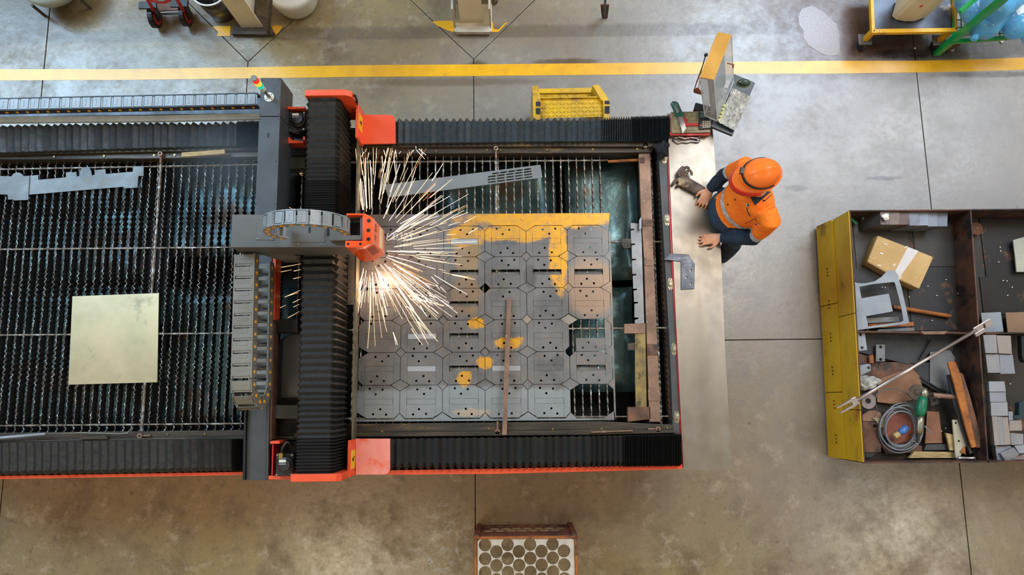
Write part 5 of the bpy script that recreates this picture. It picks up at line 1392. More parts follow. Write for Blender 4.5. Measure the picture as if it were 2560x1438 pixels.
def item(name, pts, z, th, m, label, cat, holes=(), g=None, bevel=.0015): return plate_px(name, pts, z, th, m, label, cat, g, holes, bevel)
# seven leaning blocks
m_blk = [mat('block_steel', sr(*c), None, 6, .4, .5, c3=sr(120,92,72), c3scale=7, c3lo=.6, c3hi=.7) for c in ((104,94,92),(112,100,90),(100,84,80),(120,124,134),(136,142,154),(128,132,142),(116,122,132))]
k_ = 520/2199
posb = [(680,120,775,262),(772,118,882,262),(880,112,985,262),(985,112,1092,272),(1085,110,1190,270),(1180,120,1285,280),(1275,118,1390,280)]
words = ['leftmost', 'second from the left', 'third from the left', 'middle', 'third from the right', 'second from the right', 'rightmost']
for i, (x0, y0, x1, y1) in enumerate(posb):
    q0 = (2040+x0*k_, 500+y0*k_); q1 = (2040+x1*k_, 500+y1*k_)
    zt_b = .38-.012*i
    P4 = WW([q0, (q1[0]+1,q0[1]), q1, (q0[0]+1,q1[1])], zt_b)
    Lb = [Vector((p.x-.07, p.y, .32)) for p in P4]; mm = MB(); mm.hexa(Lb, P4)
    o = mm.build('steel_block', m_blk[i], bevel=.002); fixn(o); tag(o, f'{words[i]} of the seven leaning steel blocks along the upper bin wall', 'steel block', 'leaning steel blocks in the bin')
a = W(2214,542,.42); tag(blob(a+Vector((0,0,.0)), .03,.026,.012,8,.3).build('paper_scrap', m_white), 'crumpled white scrap on top of the leftmost leaning block', 'paper')
for (p, q_, l) in (((2127,546),(2141,560),'short green tube in the upper left corner of the bin'),((2158,543),(2166,568),'short green tube standing left of the leaning blocks')):
    mm = MB(); mm.tube([W(*p,.12), W(*q_,.10)], .012, 10); tag(mm.build('green_tube', mat('green_marker', sr(60,150,110), sr(40,110,84), 12, .4)), l, 'tube')
# paper parcel
m_kraft = mat('kraft_paper', sr(198,162,106), sr(182,146,92), 4, .6, bump=.5, bscale=12, c3=sr(224,210,180), c3scale=7, c3lo=.62, c3hi=.7)
par = thing('paper_parcel', W(2250,655,.06), 'brown paper parcel with a white band lying in the upper left bay of the bin', 'parcel')
plate_px('wrapped_parcel', [(2195,588),(2334,642),(2298,722),(2248,700),(2168,655)], .19, .11, m_kraft, '', '', parent=par, bevel=.012)
plate_px('paper_flap', [(2334,642),(2298,722),(2280,714),(2292,706),(2320,662)], .195, .012, m_kraft, '', '', parent=par, bevel=.003)
plate_px('white_band', [(2270,617.5),(2296,627.5),(2249,694),(2238,678)], .193, .004, mat('white_tape', sr(214,208,206), sr(196,188,186), 8, .3), '', '', parent=par)
for px, py in ((2214,611),(2204,634),(2235,663),(2265,618),(2198,664)):
    mm = MB(); mm.obox(W(px,py,.193), (.028,.010,.004), U(-1,1)); mm.build('tape_glint', m_white, par)
# triangular frame plate
k2 = 520/2199
F = lambda L: [(2040+x*k2, 500+y*k2) for x, y in L]
tri = F([(392,862),(440,880),(520,882),(620,860),(690,815),(740,765),(770,745),(835,748),(860,790),(905,930),(950,1130),(985,1300),(940,1312),(780,1332),(560,1360),(425,1378),(410,1200)])
hA = F([(458,918),(600,890),(820,868),(835,880),(870,1010),(905,1150),(925,1275),(905,1290),(720,1315),(550,1340),(545,1290),(530,1230),(812,1178),(770,990),(482,1040)])
z = .34; mm = MB(); mm.prism(WW(tri, z), ZM(z)-.008, ZM(z), [[(p.x,p.y) for p in WW(hA, z)]]); tag(mm.build('bracket_frame', m_steel_l), 'pale grey triangular cut-out frame leaning in the upper left bay of the bin', 'steel frame')
item('flat_bar', F([(535,1245),(870,1235),(880,1285),(550,1305)]), .2, .01, m_steel, 'grey flat bar seen through the triangular frame', 'steel bar')
item('flat_bar', F([(550,1310),(1030,1290),(1035,1330),(700,1350),(560,1345)]), .17, .01, m_rust_o, 'orange rusty flat bar below the triangular frame', 'steel bar')
item('flat_bar', F([(660,1370),(1040,1350),(1045,1385),(640,1392)]), .18, .01, m_steel, 'grey flat bar along the cross divider below the triangular frame', 'steel bar')
mm = MB(); mm.tube([W(2232,767,.10), W(2376,791,.09)], .017, 12); tag(mm.build('round_bar', m_rust_o, smooth=False), 'rusty round bar lying to the right of the triangular frame', 'round bar')
mm = MB(); c = W(2330,833,.50); mm.prism([(c.x-.11,c.y+.012),(c.x+.11,c.y+.012),(c.x+.08,c.y-.012),(c.x-.08,c.y-.012)], .49, .53); tag(mm.build('curved_offcut', m_rustbar), 'pinkish offcut resting on the cross divider', 'offcut')
# upper right bay
item('steel_offcut', [(2533,600),(2570,590),(2590,680),(2542,680),(2538,640)], .12, .012, mat('pale_scale', sr(176,170,150), sr(150,150,140), 6, .5), 'pale ragged sheet piece in the upper right bay by the frame edge', 'offcut')
c = W(2443,571,.12); mm = MB(); mm.lathe(c-Vector((0,0,.06)), [(.03,0),(.055,.01),(.055,.05),(.03,.06),(.012,.07)], 20); tag(mm.build('rusty_wheel', m_rust), 'small rusty wheel against the long divider in the upper right bay', 'wheel')
item('steel_tile', F([(1745,1195),(1955,1185),(1985,1395),(1770,1400)]), .14, .01, m_steel_l, 'pale square tile beside the rod end in the upper right bay', 'steel tile')
item('steel_tile', F([(2005,1190),(2300,1185),(2300,1405),(2030,1405)]), .13, .01, mat('coppery_plate', sr(150,122,100), sr(134,104,84), 5, .4, .4), 'coppery square tile at the lower right of the upper right bay', 'steel tile')
# lower left bay contents
k3 = 520/2077
F3 = lambda L: [(2040+x*k3, 820+y*k3) for x, y in L]
item('hole_plate', F3([(402,42),(488,42),(512,222),(420,230)]), .30, .01, m_steel_l, 'pale two-hole plate in the upper left corner of the lower bay', 'steel plate', holes=((2040+445*k3,820+66*k3,.012),(2040+460*k3,820+198*k3,.012)))
item('hole_plate', F3([(600,165),(690,165),(690,335),(600,335)]), .16, .01, m_steel, 'dull two-hole plate right of the pale two-hole plate', 'steel plate', holes=((2040+646*k3,820+190*k3,.012),(2040+646*k3,820+315*k3,.012)))
item('steel_sheet', F3([(410,50),(1400,60),(1350,330),(900,360),(420,240)]), .10, .01, m_steel_d, 'dark grey sheet spread behind the long rod in the lower left bay', 'steel sheet')
item('steel_sheet', F3([(560,345),(960,340),(1060,560),(1010,700),(560,700),(440,480),(420,250),(590,300)]), .09, .01, m_rust, 'brown rusty sheet under the cable coil in the lower left bay', 'steel sheet')
item('bent_plate', F3([(440,375),(520,358),(545,365),(548,430),(480,460),(445,480)]), .22, .008, m_steel_l, 'small grey angled plate with one hole by the yellow planks', 'steel plate', holes=((2040+525*k3,820+398*k3,.012),))
item('octagon_plate', F3([(620,510),(960,400),(1040,490),(1060,600),(960,720),(760,760),(610,740)]), .105, .012, mat('tan_rust', sr(146,104,74), sr(124,84,58), 6, .6), 'tan rusty plate with clipped corners above the cable coil', 'steel plate', holes=((2040+645*k3,820+522*k3,.008),))
item('steel_sheet', F3([(1140,240),(1340,220),(1390,300),(1330,640),(1140,560)]), .12, .01, m_steel, 'grey upright strip left of the orange angle bar', 'steel sheet')
item('steel_sheet', F3([(980,410),(1140,240),(1150,540),(1300,640),(1290,680),(1050,540)]), .10, .01, m_steel_d, 'dark wedge-shaped sheet behind the grinder head', 'steel sheet')
a, b = W(2040+1150*k3, 820+120*k3, .13), W(2040+1030*k3, 820+320*k3, .13); mm = MB(); mm.tube([a,b], .007, 6); tag(mm.build('thin_rod', m_black), 'short black rod under the long bright rod', 'rod')
a, b = W(2040+1040*k3, 820+490*k3, .125), W(2040+1280*k3, 820+640*k3, .125); mm = MB(); mm.tube([a,b], .006, 6); tag(mm.build('thin_rod', m_steel_d), 'thin dark rod running from the grinder to the tube', 'rod')
random.seed(5)
tag(blob(W(2040+520*k3, 820+545*k3, .17), .085,.055,.03,12,.35).build('foil_lump', m_foil), 'crumpled shiny foil lump by the yellow planks', 'foil')
c = W(2040+520*k3, 820+730*k3, .26); mm = MB(); mm.prism(circ(c.x,c.y,.062,28), c.z-.025, c.z, [circ(c.x,c.y,.022,16)]); tag(mm.build('ring_plate', mat('mauve_steel', sr(150,138,142), sr(132,120,124), 5, .4, .4)), 'round steel plate with a centre hole by the yellow planks', 'ring')
item('disc_half', F3([(465,870),(520,830),(590,820),(650,850),(660,900),(640,930),(470,935)]), .15, .01, m_rustbar, 'brown rounded offcut just below the ring plate', 'offcut')
item('steel_plate', F3([(465,940),(640,940),(650,1240),(490,1245)]), .15, .012, m_rust, 'reddish one-hole plate at the lower left corner of the bin', 'steel plate', holes=((2040+587*k3,820+980*k3,.014),))
item('steel_plate', F3([(690,860),(900,850),(1000,960),(960,1120),(800,1160),(660,1060)]), .12, .012, mat('red_primer', sr(150,80,62), sr(120,66,52), 6, .6), 'red primed plate inside the cable coil', 'steel plate')
item('steel_plate', F3([(1110,830),(1230,840),(1265,1150),(1090,1155)]), .12, .01, mat('copper_brown', sr(140,94,68), sr(116,76,54), 6, .55), 'copper-brown plate right of the cable coil', 'steel plate')
item('wood_batten', F3([(985,1235),(1395,1240),(1395,1300),(930,1300)]), .16, .03, m_wood, 'long wooden batten along the lower bin wall', 'batten')
item('flat_bar', F3([(1100,1165),(1330,1160),(1335,1220),(1080,1222)]), .14, .012, m_steel_d, 'dark flat bar above the wooden batten', 'steel bar')
item('steel_plate', F3([(650,1180),(700,1150),(560,1290),(500,1300),(490,1250)]), .13, .01, m_steel_d, 'dark sliver of plate in the bottom left corner of the bin', 'offcut')
item('wooden_wedge', F3([(1300,1050),(1395,1070),(1400,1225),(1340,1225),(1320,1130)]), .2, .02, m_wood, 'pale wooden wedge beside the whitish two-hole strip', 'wedge')
item('hole_strip', F3([(1362,918),(1432,918),(1500,1180),(1420,1320),(1395,1290)]), .24, .01, mat('whitish_plate', sr(178,170,150), sr(160,150,130), 6, .5), 'whitish two-hole strip left of the dark long bar', 'steel strip', holes=((2040+1398*k3,820+950*k3,.009),(2040+1428*k3,820+1130*k3,.009)))
# orange angle bar and dark bar
ag = thing('angle_bar', W(2420,1010,.1), 'long orange-rusted angle bar leaning by the long divider', 'angle bar')
plate_px('upper_leg', F3([(1318,345),(1392,330),(1420,400),(1450,480),(1605,1190),(1560,1200),(1500,1010),(1380,560)]), .34, .02, m_rust_o, '', '', parent=ag, bevel=.004)
plate_px('lower_leg', F3([(1430,440),(1470,460),(1545,700),(1680,1190),(1605,1200),(1440,560)]), .31, .02, m_rust, '', '', parent=ag, bevel=.003)
item('flat_bar', F3([(1312,470),(1345,465),(1390,640),(1400,760),(1560,1250),(1540,1262),(1370,740)]), .28, .02, m_steel_d, 'long dark flat bar beside the orange angle bar', 'steel bar')
mm = MB(); mm.tube([W(2040+1165*k3,820+670*k3,.26), W(2040+1385*k3,820+690*k3,.26)], .020, 12); tb = mm.build('steel_tube', m_rustbar)
tag(tb, 'short brown tube with a cross hole right of the grinder head', 'tube'); c = W(2040+1226*k3, 820+680*k3, .28); mm = MB(); mm.lathe(c, [(.016,0),(.016,.004),(.010,.004),(.009,-.002)], 16); mm.build('hole_rim', m_zinc, tb)
mm = MB(); mm.tube([W(2040+1418*k3,820+1300*k3,.3), W(2040+1560*k3,820+1302*k3,.3), W(2040+1580*k3,820+1302*k3,.3)], .011, 10, radii=[.011,.011,.018]); tag(mm.build('steel_pin', m_chrome, smooth=True), 'shiny steel pin by the lower bin wall', 'pin')
# angle grinder
gr = thing('angle_grinder', W(2297,1020,.15), 'green angle grinder with a cutting disc lying on the cable coil', 'angle grinder')
m_gg = mat('green_tool_plastic', sr(20,112,80), sr(14,92,66), 6, .35)
zg2 = .30
def gpt(x, y, z=zg2): return W(2040+x*k3, 820+y*k3, z)
mm = MB(); mm.tube([gpt(1075,690), gpt(1058,740), gpt(1045,820), gpt(1035,880)], .04, 12, radii=[.030,.040,.042,.030]); mm.build('motor_housing', m_gg, gr, smooth=True)
mm = MB(); mm.tube([gpt(1045,880), gpt(1038,940), gpt(1030,1020), gpt(1024,1060)], .03, 12, radii=[.026,.030,.029,.022]); mm.build('grip', m_zinc, gr, smooth=True)
mm = MB(); mm.tube([gpt(1025,1058), gpt(1015,1150)], .014, 10, radii=[.016,.009]); mm.build('cable_boot', m_black, gr)
mm = MB(); mm.tube([gpt(1072,700), gpt(1080,650), gpt(1075,600)], .03, 12, radii=[.028,.034,.022]); mm.build('gear_head', m_zinc, gr, smooth=True)
mm = MB(); mm.lathe(gpt(1008,640), [(.005,-.002),(.062,-.002),(.062,.002),(.02,.003),(.018,.012),(.004,.012)], 28, axis=(-.15,-.2,1)); mm.build('cutting_disc', mat('disc_grit', sr(92,78,66), sr(60,52,46), 10, .7), gr)
mm = MB(); mm.tube([gpt(1105,668), gpt(1165,660)], .011, 10); mm.build('side_handle', m_black, gr)
# coil of cable and plug
cb = thing('cable_coil', W(2255,1060,.1), 'loose coil of grey cable with a blue plug lying in the scrap bin', 'cable')
random.seed(21)
pts = []
cx, cy = 2250, 1070
N = 6*36
for k in range(N+1):
    a = 2*PI*k/36 + .8; t = k/N
    lp = k//36
    rx = (46, 38, 58, 44, 54, 40)[min(lp,5)]; ry = (52, 44, 62, 50, 58, 46)[min(lp,5)]
    nxt = (38,58,44,54,40,40)[min(lp,5)]; f = (k % 36)/36; rx = lerp(rx, nxt, f); ry = lerp(ry, nxt*1.12, f)
    pts.append(W(cx+(-4,6,0,10,-2,4)[min(lp,5)]*math.sin(PI*f)+rx*math.cos(a), cy+(4,-6,6,0,-2,4)[min(lp,5)]*math.sin(PI*f)+ry*math.sin(a), .14+.10*t+.01*math.sin(a*2)))
pts += [W(2292,1105,.27), W(2294,1096,.29)]
mm = MB(); mm.tube(pts, .0065, 8); mm.build('cable', mat('grey_cable', sr(126,130,134), sr(100,104,108), 8, .35), cb, smooth=True)
mm = MB(); mm.tube([W(2196,1030,.2), W(2186,1005,.2), W(2192,985,.2), W(2215,972,.2), W(2245,972,.2), W(2268,985,.21), W(2282,998,.24)], .0055, 8); mm.build('cable', mat('grey_cable', sr(96,98,98)), cb, smooth=True)
mm = MB(); mm.tube([W(2267,1068,.26), W(2256,1078,.26), W(2248,1084,.26)], .028, 12, radii=[.024,.030,.020]); mm.build('plug_body', mat('blue_plug', sr(70,110,170), sr(56,90,150), 6, .25), cb, smooth=True)
mm = MB(); mm.tube([W(2247,1085,.26), W(2236,1092,.26)], .02, 12, radii=[.024,.022]); mm.build('plug_nut', m_wood, cb)
item('hole_plate', F3([(1130,690),(1215,680),(1230,760),(1150,780)]), .16, .012, m_steel_d, 'small dark plate with a hole under the brown tube', 'steel plate', holes=((2040+1180*k3,820+720*k3,.012),))
item('square_offcut', F3([(525,275),(575,270),(580,350),(530,355)]), .13, .01, m_rust_o, 'small orange rusty offcut below the two-hole plates', 'offcut')
item('grey_strip', F3([(1090,975),(1165,1055),(1155,1062),(1080,985)]), .2, .006, m_steel, 'thin grey strip poking out right of the cable coil', 'steel strip')
item('triangle_offcut', F3([(1440,1240),(1490,1180),(1500,1270)]), .26, .01, m_rust_o, 'small rusty triangular offcut beside the whitish strip', 'offcut')
item('steel_block', F3([(1500,1220),(1640,1200),(1660,1290),(1640,1330),(1590,1330),(1580,1260)]), .2, .03, m_steel_d, 'dark block at the foot of the orange angle bar', 'steel block')
item('steel_sheet', F3([(640,1160),(900,1140),(1060,1180),(1060,1240),(700,1260)]), .10, .008, m_rust, 'rust-brown sheet under the lower edge of the cable coil', 'steel sheet')
item('tan_scrap', F3([(560,900),(690,905),(700,990),(640,1000),(600,930)]), .17, .008, mat('tan_scrap', sr(150,140,110), sr(120,110,86)), 'tan triangular scrap at the left side of the cable coil', 'offcut')
ZM = lambda z: z
# long bright rod with clevis ends resting across the bin
rd = thing('long_rod', W(2290,915,.56), 'long bright rod with forked ends laid diagonally across the bin', 'rod')
a, b = W(2138,1003,.60), W(2440,826,.60)
mm = MB(); mm.tube([a,b], .014, 12); mm.build('shaft', m_chrome, rd, smooth=True)
d = (b-a).normalized(); s = Vector((-d.y,d.x,0))
def fork(o_, dd, sgn):
    for k in (-1, 1):
        c0 = o_+s*k*.022; mm = MB(); th = .010
        mm.hexa([c0-s*th-Vector((0,0,.03)), c0+dd*.13-s*th*.4-Vector((0,0,.015)), c0+dd*.13+s*th*.4-Vector((0,0,.015)), c0+s*th-Vector((0,0,.03))], [c0-s*th+Vector((0,0,.02)), c0+dd*.13-s*th*.4+Vector((0,0,.008)), c0+dd*.13+s*th*.4+Vector((0,0,.008)), c0+s*th+Vector((0,0,.02))]); o = mm.build('fork_arm', m_chrome, rd); fixn(o)
    mm = MB(); mm.obox(o_-dd*.012, (.05,.064,.03), math.atan2(dd.y,dd.x)); mm.build('fork_base', m_chrome, rd, bevel=.004)
fork(W(2132,1006,.60), -d, -1)
mm = MB(); c = W(2452,819,.60); rz = math.atan2(d.y,d.x); mm.obox(c+d*.02, (.16,.052,.014), rz); mm.obox(c-s*.03-d*.03, (.09,.03,.02), rz); mm.build('flat_end', m_chrome, rd, bevel=.003)
slot(2462,815,.012,.005,.612,rd)
ZM = lambda z: .28+.66*z if z < .5 else z
# lower right bay: stacked pale tiles
k4 = 180/740
F4 = lambda L: [(2380+x*k4, 820+y*k4) for x, y in L]
cols = [(150,150,154),(160,150,144),(146,150,160),(154,158,166),(136,136,140)]
tiles = [([(320,72),(455,70),(470,260),(345,258)],.36,0,'first pale square tile in the top row of the lower right bay'),
 ([(458,75),(605,80),(618,268),(480,262)],.34,1,'pinkish square tile in the top row of the lower right bay'),
 ([(345,266),(482,272),(500,462),(370,462)],.32,0,'pale square tile in the second row against the divider'),
 ([(486,272),(625,275),(650,470),(500,474)],.31,2,'bluish square tile in the second row of the lower right bay'),
 ([(380,550),(540,550),(555,655),(385,655)],.36,3,'wide pale strip tile topmost of the middle stack'),
 ([(386,655),(552,655),(560,762),(394,762)],.34,2,'second wide tile down the middle stack'),
 ([(398,766),(570,762),(578,905),(404,905)],.33,3,'third wide tile down the middle stack'),
 ([(410,908),(465,908),(492,1205),(440,1210)],.32,1,'narrow upright pale strip nearest the divider'),
 ([(463,912),(515,912),(540,1205),(492,1205)],.31,0,'second narrow upright strip from the divider'),
 ([(515,915),(575,915),(606,1200),(540,1205)],.30,1,'third narrow upright strip from the divider'),
 ([(580,860),(625,860),(632,945),(585,955)],.28,2,'small pale tile at the step of the stack'),
 ([(590,955),(715,945),(722,1055),(590,1060)],.27,1,'pale tile in the upper row of the right-hand stack'),
 ([(595,1080),(735,1090),(735,1200),(610,1205)],.26,0,'pale tile in the lower row of the right-hand stack'),
 ([(445,1215),(600,1215),(640,1240),(645,1375),(470,1385)],.25,2,'large pale tile in the bottom corner under the dark square'),
 ([(500,1292),(635,1228),(695,1300),(560,1385)],.29,4,'dark grey square tile lying askew at the bottom of the bin'),
 ([(640,1210),(760,1200),(760,1290),(690,1290)],.25,3,'pale tile at the frame edge near the bottom of the bin'),
 ([(640,1320),(760,1300),(760,1370),(640,1375)],.2,1,'brownish tile at the bottom right corner of the bin')]
for pts, z, ci, l in tiles: item('steel_tile', F4(pts), z, .05, mat('tile_steel', sr(*cols[ci]), None, 5, .45, .35), l, 'steel tile')
item('dark_channel', F4([(715,80),(800,80),(800,360),(740,350),(720,290)]), .3, .05, m_black, 'dark channel piece at the right edge of the lower right bay', 'channel')
item('dark_channel', F4([(690,770),(740,750),(800,760),(800,930),(640,935),(640,900),(690,900)]), .3, .05, mat('dark_teal', sr(20,50,56)), 'dark teal piece at the frame edge beside the tile stack', 'channel')
# bits of litter in the bin
random.seed(9)
mm = MB()
for _ in range(60):
    x, y = random.choice(((2150,700,140,120),(2440,700,110,60),(2160,850,200,80),(2300,740,80,60)))[:2], None
    c = W(random.uniform(2150,2550), random.uniform(600,1100), .075); mm.obox(c, (.010,.006,.003), U(0,3))
o = mm.build('metal_crumbs', m_white); tag(o, 'tiny bright metal crumbs scattered in the bin', 'crumbs', kind='stuff')
ZM = lambda z: z
# ---------------------------------------------------------------- worker
def remeshed(mbs, name, voxel, iters, mats, parent, pick=None, label=None):
    mm = MB()
    for m in mbs: mm.add(m.v, m.f)
    me = bpy.data.meshes.new('tmp'); me.from_pydata(mm.v, [], mm.f); me.update()
    o = bpy.data.objects.new('tmp', me); COL.objects.link(o)
    md = o.modifiers.new('r', 'REMESH'); md.mode = 'VOXEL'; md.voxel_size = voxel
    sm = o.modifiers.new('s', 'SMOOTH'); sm.factor = .5; sm.iterations = iters
    bpy.context.view_layer.update()
    dg = bpy.context.evaluated_depsgraph_get()
    m2 = bpy.data.meshes.new_from_object(o.evaluated_get(dg)); m2.name = name
    bpy.data.objects.remove(o)
    m2.materials.clear()
    for m in mats: m2.materials.append(m)
    for p in m2.polygons:
        p.use_smooth = True
        if pick: p.material_index = pick(p.center, p.normal)
    c = ORG[parent.name].copy(); m2.transform(Matrix.Translation(-c))
    return link(name, m2, c, parent, label=label)
wk = thing('person', W(1845,620,0), 'person in orange high visibility shirt, orange helmet and dark jeans leaning over the worktop', 'person')
fd = Vector((-.93,-.36,0)).normalized(); sd = Vector((-fd.y, fd.x, 0))     # facing; towards the person's left is -y-ish
if sd.y > 0: sd = -sd
Z3 = Vector((0,0,1))
def ell_ring(c, hw, hd, n=24): return [c + sd*math.cos(2*PI*k/n)*hw + fd*math.sin(2*PI*k/n)*hd for k in range(n)]
hips = W(1828,530,1.0); chest = W(1884,496,1.32); neck = W(1897,476,1.48)
def torso(grow=0, top=True):
    cs = ([(hips+Z3*.055+fd*.01,.172,.138)] if not top else [(hips-Z3*.06, .155,.115), (hips+Z3*.02,.165,.13)]) + [(hips.lerp(chest,.35),.165,.13), (hips.lerp(chest,.7),.18,.135), (chest,.195,.125), (chest.lerp(neck,.55),.17,.10), (chest.lerp(neck,.9),.10,.075), (neck,.062,.062), (neck+Z3*.05,.055,.058)]
    if not top: cs = cs[:-1]
    return loft([ell_ring(c, a+grow, b+grow) for c, a, b in cs])
SR_, ER_, WR_ = W(1862,416,1.42), W(1810,438,1.15), W(1774,474,1.02)
SL_, EL_, WL_ = W(1926,552,1.42), W(1884,596,1.13), W(1800,594,1.00)
def arm_mb(S, E, Wr, grow=0, end=1.0):
    P = [S.lerp(neck,.35), S, S.lerp(E,.5), E, E.lerp(Wr,.5), E.lerp(Wr,end)]
    r = [.06,.065,.056,.047,.044,.032]
    return limb(P, [x+grow for x in r], [x+grow for x in r], 14)
m_skin = mat('skin', sr(232,170,134), sr(216,150,116), 14, .5)
KL, FL = Vector((1.80,1.22,.50)), Vector((1.84,1.20,.10))
KR, FR = Vector((1.74,1.42,.50)), Vector((1.84,1.44,.10))
hipL, hipR = hips+sd*.09-Z3*.05, hips-sd*.09-Z3*.05
def leg_mb(H_, K, F_, g=0):
    P = [H_+Z3*.06, H_, H_.lerp(K,.5), K, K.lerp(F_,.45), F_]; r = [.09,.092,.082,.062,.058,.045]
    return limb(P, [x+g for x in r], [x+g for x in r], 14)
hc = W(1897,447,1.62)
def head_mb():
    rings = []
    for t, rx, ry, off in ((-.13,.02,.02,.02),(-.12,.045,.05,.02),(-.09,.06,.075,.012),(-.05,.068,.088,.004),(0,.075,.095,0),(.05,.075,.094,-.004),(.09,.062,.078,-.006),(.12,.03,.04,-.006)):
        rings.append([hc + Z3*t + fd*off + sd*math.cos(2*PI*k/20)*rx + fd*math.sin(2*PI*k/20)*ry for k in range(20)])
    return loft(rings)
nose = limb([hc+fd*.085+Z3*.01, hc+fd*.108-Z3*.025, hc+fd*.09-Z3*.035], [.008,.013,.008], [.01,.012,.008], 8)
ears = [limb([hc+s_*sd*.07+Z3*.01, hc+s_*sd*.084-Z3*.01, hc+s_*sd*.072-Z3*.035], [.008,.014,.008], [.02,.026,.012], 8) for s_ in (-1,1)]
neckm = limb([neck-Z3*.04, neck.lerp(hc,.5), hc-Z3*.06], [.058,.054,.05], [.058,.054,.05], 14)
def hand_mbs(wr, tip_dir, spread, curl, thumb_side):
    """palm, four unequal bent fingers and a thumb leaving the side of the palm near its base"""
    d = tip_dir.normalized(); s = d.cross(Z3).normalized()*thumb_side; out = []
    pc = wr + d*.055
    out.append(limb([wr-d*.03, wr+d*.01, pc, pc+d*.045], [.028,.033,.042,.040], [.022,.019,.018,.014], 14))
    for k, L in enumerate((.075,.083,.077,.060)):
        b = pc + d*.03 + s*(.030-.020*k)
        dv = (d + s*(.10-.07*k)*spread).normalized()
        j1 = b+dv*L*.45+Z3*.012; j2 = j1+dv*L*.38-Z3*(.012+.03*curl); j3 = j2+dv*L*.26-Z3*(.012+.04*curl)-d*.02*curl
        out.append(limb([b-dv*.02, b+dv*.01+Z3*.004, j1, j2, j3], [.009,.0095,.009,.008,.006], [.009,.0095,.009,.008,.006], 10))
    b = wr + d*.02 + s*.026; t1 = b + s*.030 + d*.030 - Z3*.004; t2 = t1 + d*.032 + s*.008 - Z3*.012
    out.append(limb([b-s*.01, b+s*.008+d*.006, t1, t2], [.013,.013,.011,.008], [.012,.012,.010,.008], 10))
    return out
handR = hand_mbs(WR_, W(1757,506,.97)-WR_, 1.5, .9, 1)
handL = hand_mbs(WL_, W(1745,602,.96)-WL_, 1.2, .8, -1)
body_mbs = [torso(-.012), arm_mb(SR_,ER_,WR_,-.012), arm_mb(SL_,EL_,WL_,-.012), leg_mb(hipL,KL,FL,-.012), leg_mb(hipR,KR,FR,-.012), head_mb(), nose, neckm]+ears+handR+handL
remeshed(body_mbs, 'body', .0045, 2, [m_skin], wk)
m_hv = mat('hi_vis_orange', sr(255,130,26), sr(250,112,16), 7, .75, bump=.9, bscale=11, bdist=.02, rvar=.05, c3=sr(120,70,30), c3scale=14, c3lo=.70, c3hi=.76)
m_navy = mat('navy_cloth', sr(22,44,64), sr(14,30,48), 10, .8, bump=.9, bscale=13, bdist=.02)
m_tape = mat('silver_tape', sr(214,218,224), sr(150,152,156), 26, .4, .2, bump=.5, bscale=60)
m_jean = mat('dark_denim', sr(34,56,76), sr(22,40,58), 9, .85, bump=.9, bscale=13, bdist=.02)
m_grn = mat('grey_hem', sr(120,110,92))
def along(p, S, E, Wr):
    """distance along the arm (0 shoulder, 1 elbow, 2 wrist) and distance off it"""
    best = None
    for i, (a, b) in enumerate(((S,E),(E,Wr))):
        ab = b-a; t = max(0, min(1, (p-a).dot(ab)/ab.length_squared)); q = (p-(a+ab*t)).length
        if best is None or q < best[1]: best = (i+t, q)
    return best
def shirt_pick(c, n):
    for S, E, Wr, t0, t1 in ((SR_,ER_,WR_,.60,.74),(SL_,EL_,WL_,.66,.84)):
        t, q = along(c, S, E, Wr)
        if q < .085 and t > .25:
            if t > t1: return 1
            if t > t0: return 2
            return 0
    ax = (neck-hips).normalized(); h = (c-hips).dot(ax)
    if .135 < h < .185: return 2
    if h < .075: return 3
    return 0
sh_mbs = [torso(.012, False), arm_mb(SR_,ER_,WR_,.006,.97), arm_mb(SL_,EL_,WL_,.008,.97)]
remeshed(sh_mbs, 'shirt', .0085, 3, [m_hv, m_navy, m_tape, m_grn], wk, shirt_pick)
pel = loft([ell_ring(c, a, b) for c, a, b in ((hips-Z3*.10,.15,.11),(hips-Z3*.04+fd*.02,.17,.145),(hips+Z3*.03+fd*.03,.172,.15),(hips+Z3*.09+fd*.01,.160,.138))])
belly = limb([hips+fd*.06-Z3*.02, hips+fd*.09+sd*.0-Z3*.02], [.15,.13], [.06,.05], 16)
remeshed([pel, leg_mb(hipL,KL,FL,.012), leg_mb(hipR,KR,FR,.012)], 'jeans', .0085, 3, [m_jean], wk)
mm = MB(); mm.tube([hips+fd*.15+sd*.03+Z3*.045, hips+fd*.152+sd*.02-Z3*.0, hips+fd*.13+sd*.01-Z3*.06], .0025, 6); mm.build('fly_seam', m_navy, wk)
for F_, K in ((FL,KL),(FR,KR)):
    rs = limb([Vector((F_.x+.06,F_.y+.02,.06)), Vector((F_.x,F_.y,.07)), Vector((F_.x-.10,F_.y-.03,.05)), Vector((F_.x-.17,F_.y-.05,.035))], [.035,.045,.048,.03], [.05,.065,.045,.03], 14)
    rs.build('boot', mat('boot_leather', sr(60,46,36), sr(40,30,24), 10, .6), wk, smooth=True)
# collar
mm = MB(); base = neck-Z3*.03
for s_ in (-1, 1):
    a = base+fd*.07+sd*s_*.012; b = base+sd*s_*.085-fd*.01; c = base+fd*.10+sd*s_*.065-Z3*.03; d = base+sd*s_*.06-fd*.07
    u = Z3*.035
    mm.add([a+u*.2, b+u, d+u, d+u-Z3*.012, b+u*1.0-Z3*.014, c-Z3*.01, c+Z3*.002+u*.2], [(0,6,1),(1,6,5,4),(1,4,3,2),(0,5,6)])
mm.build('collar', m_navy, wk, solid=.004)
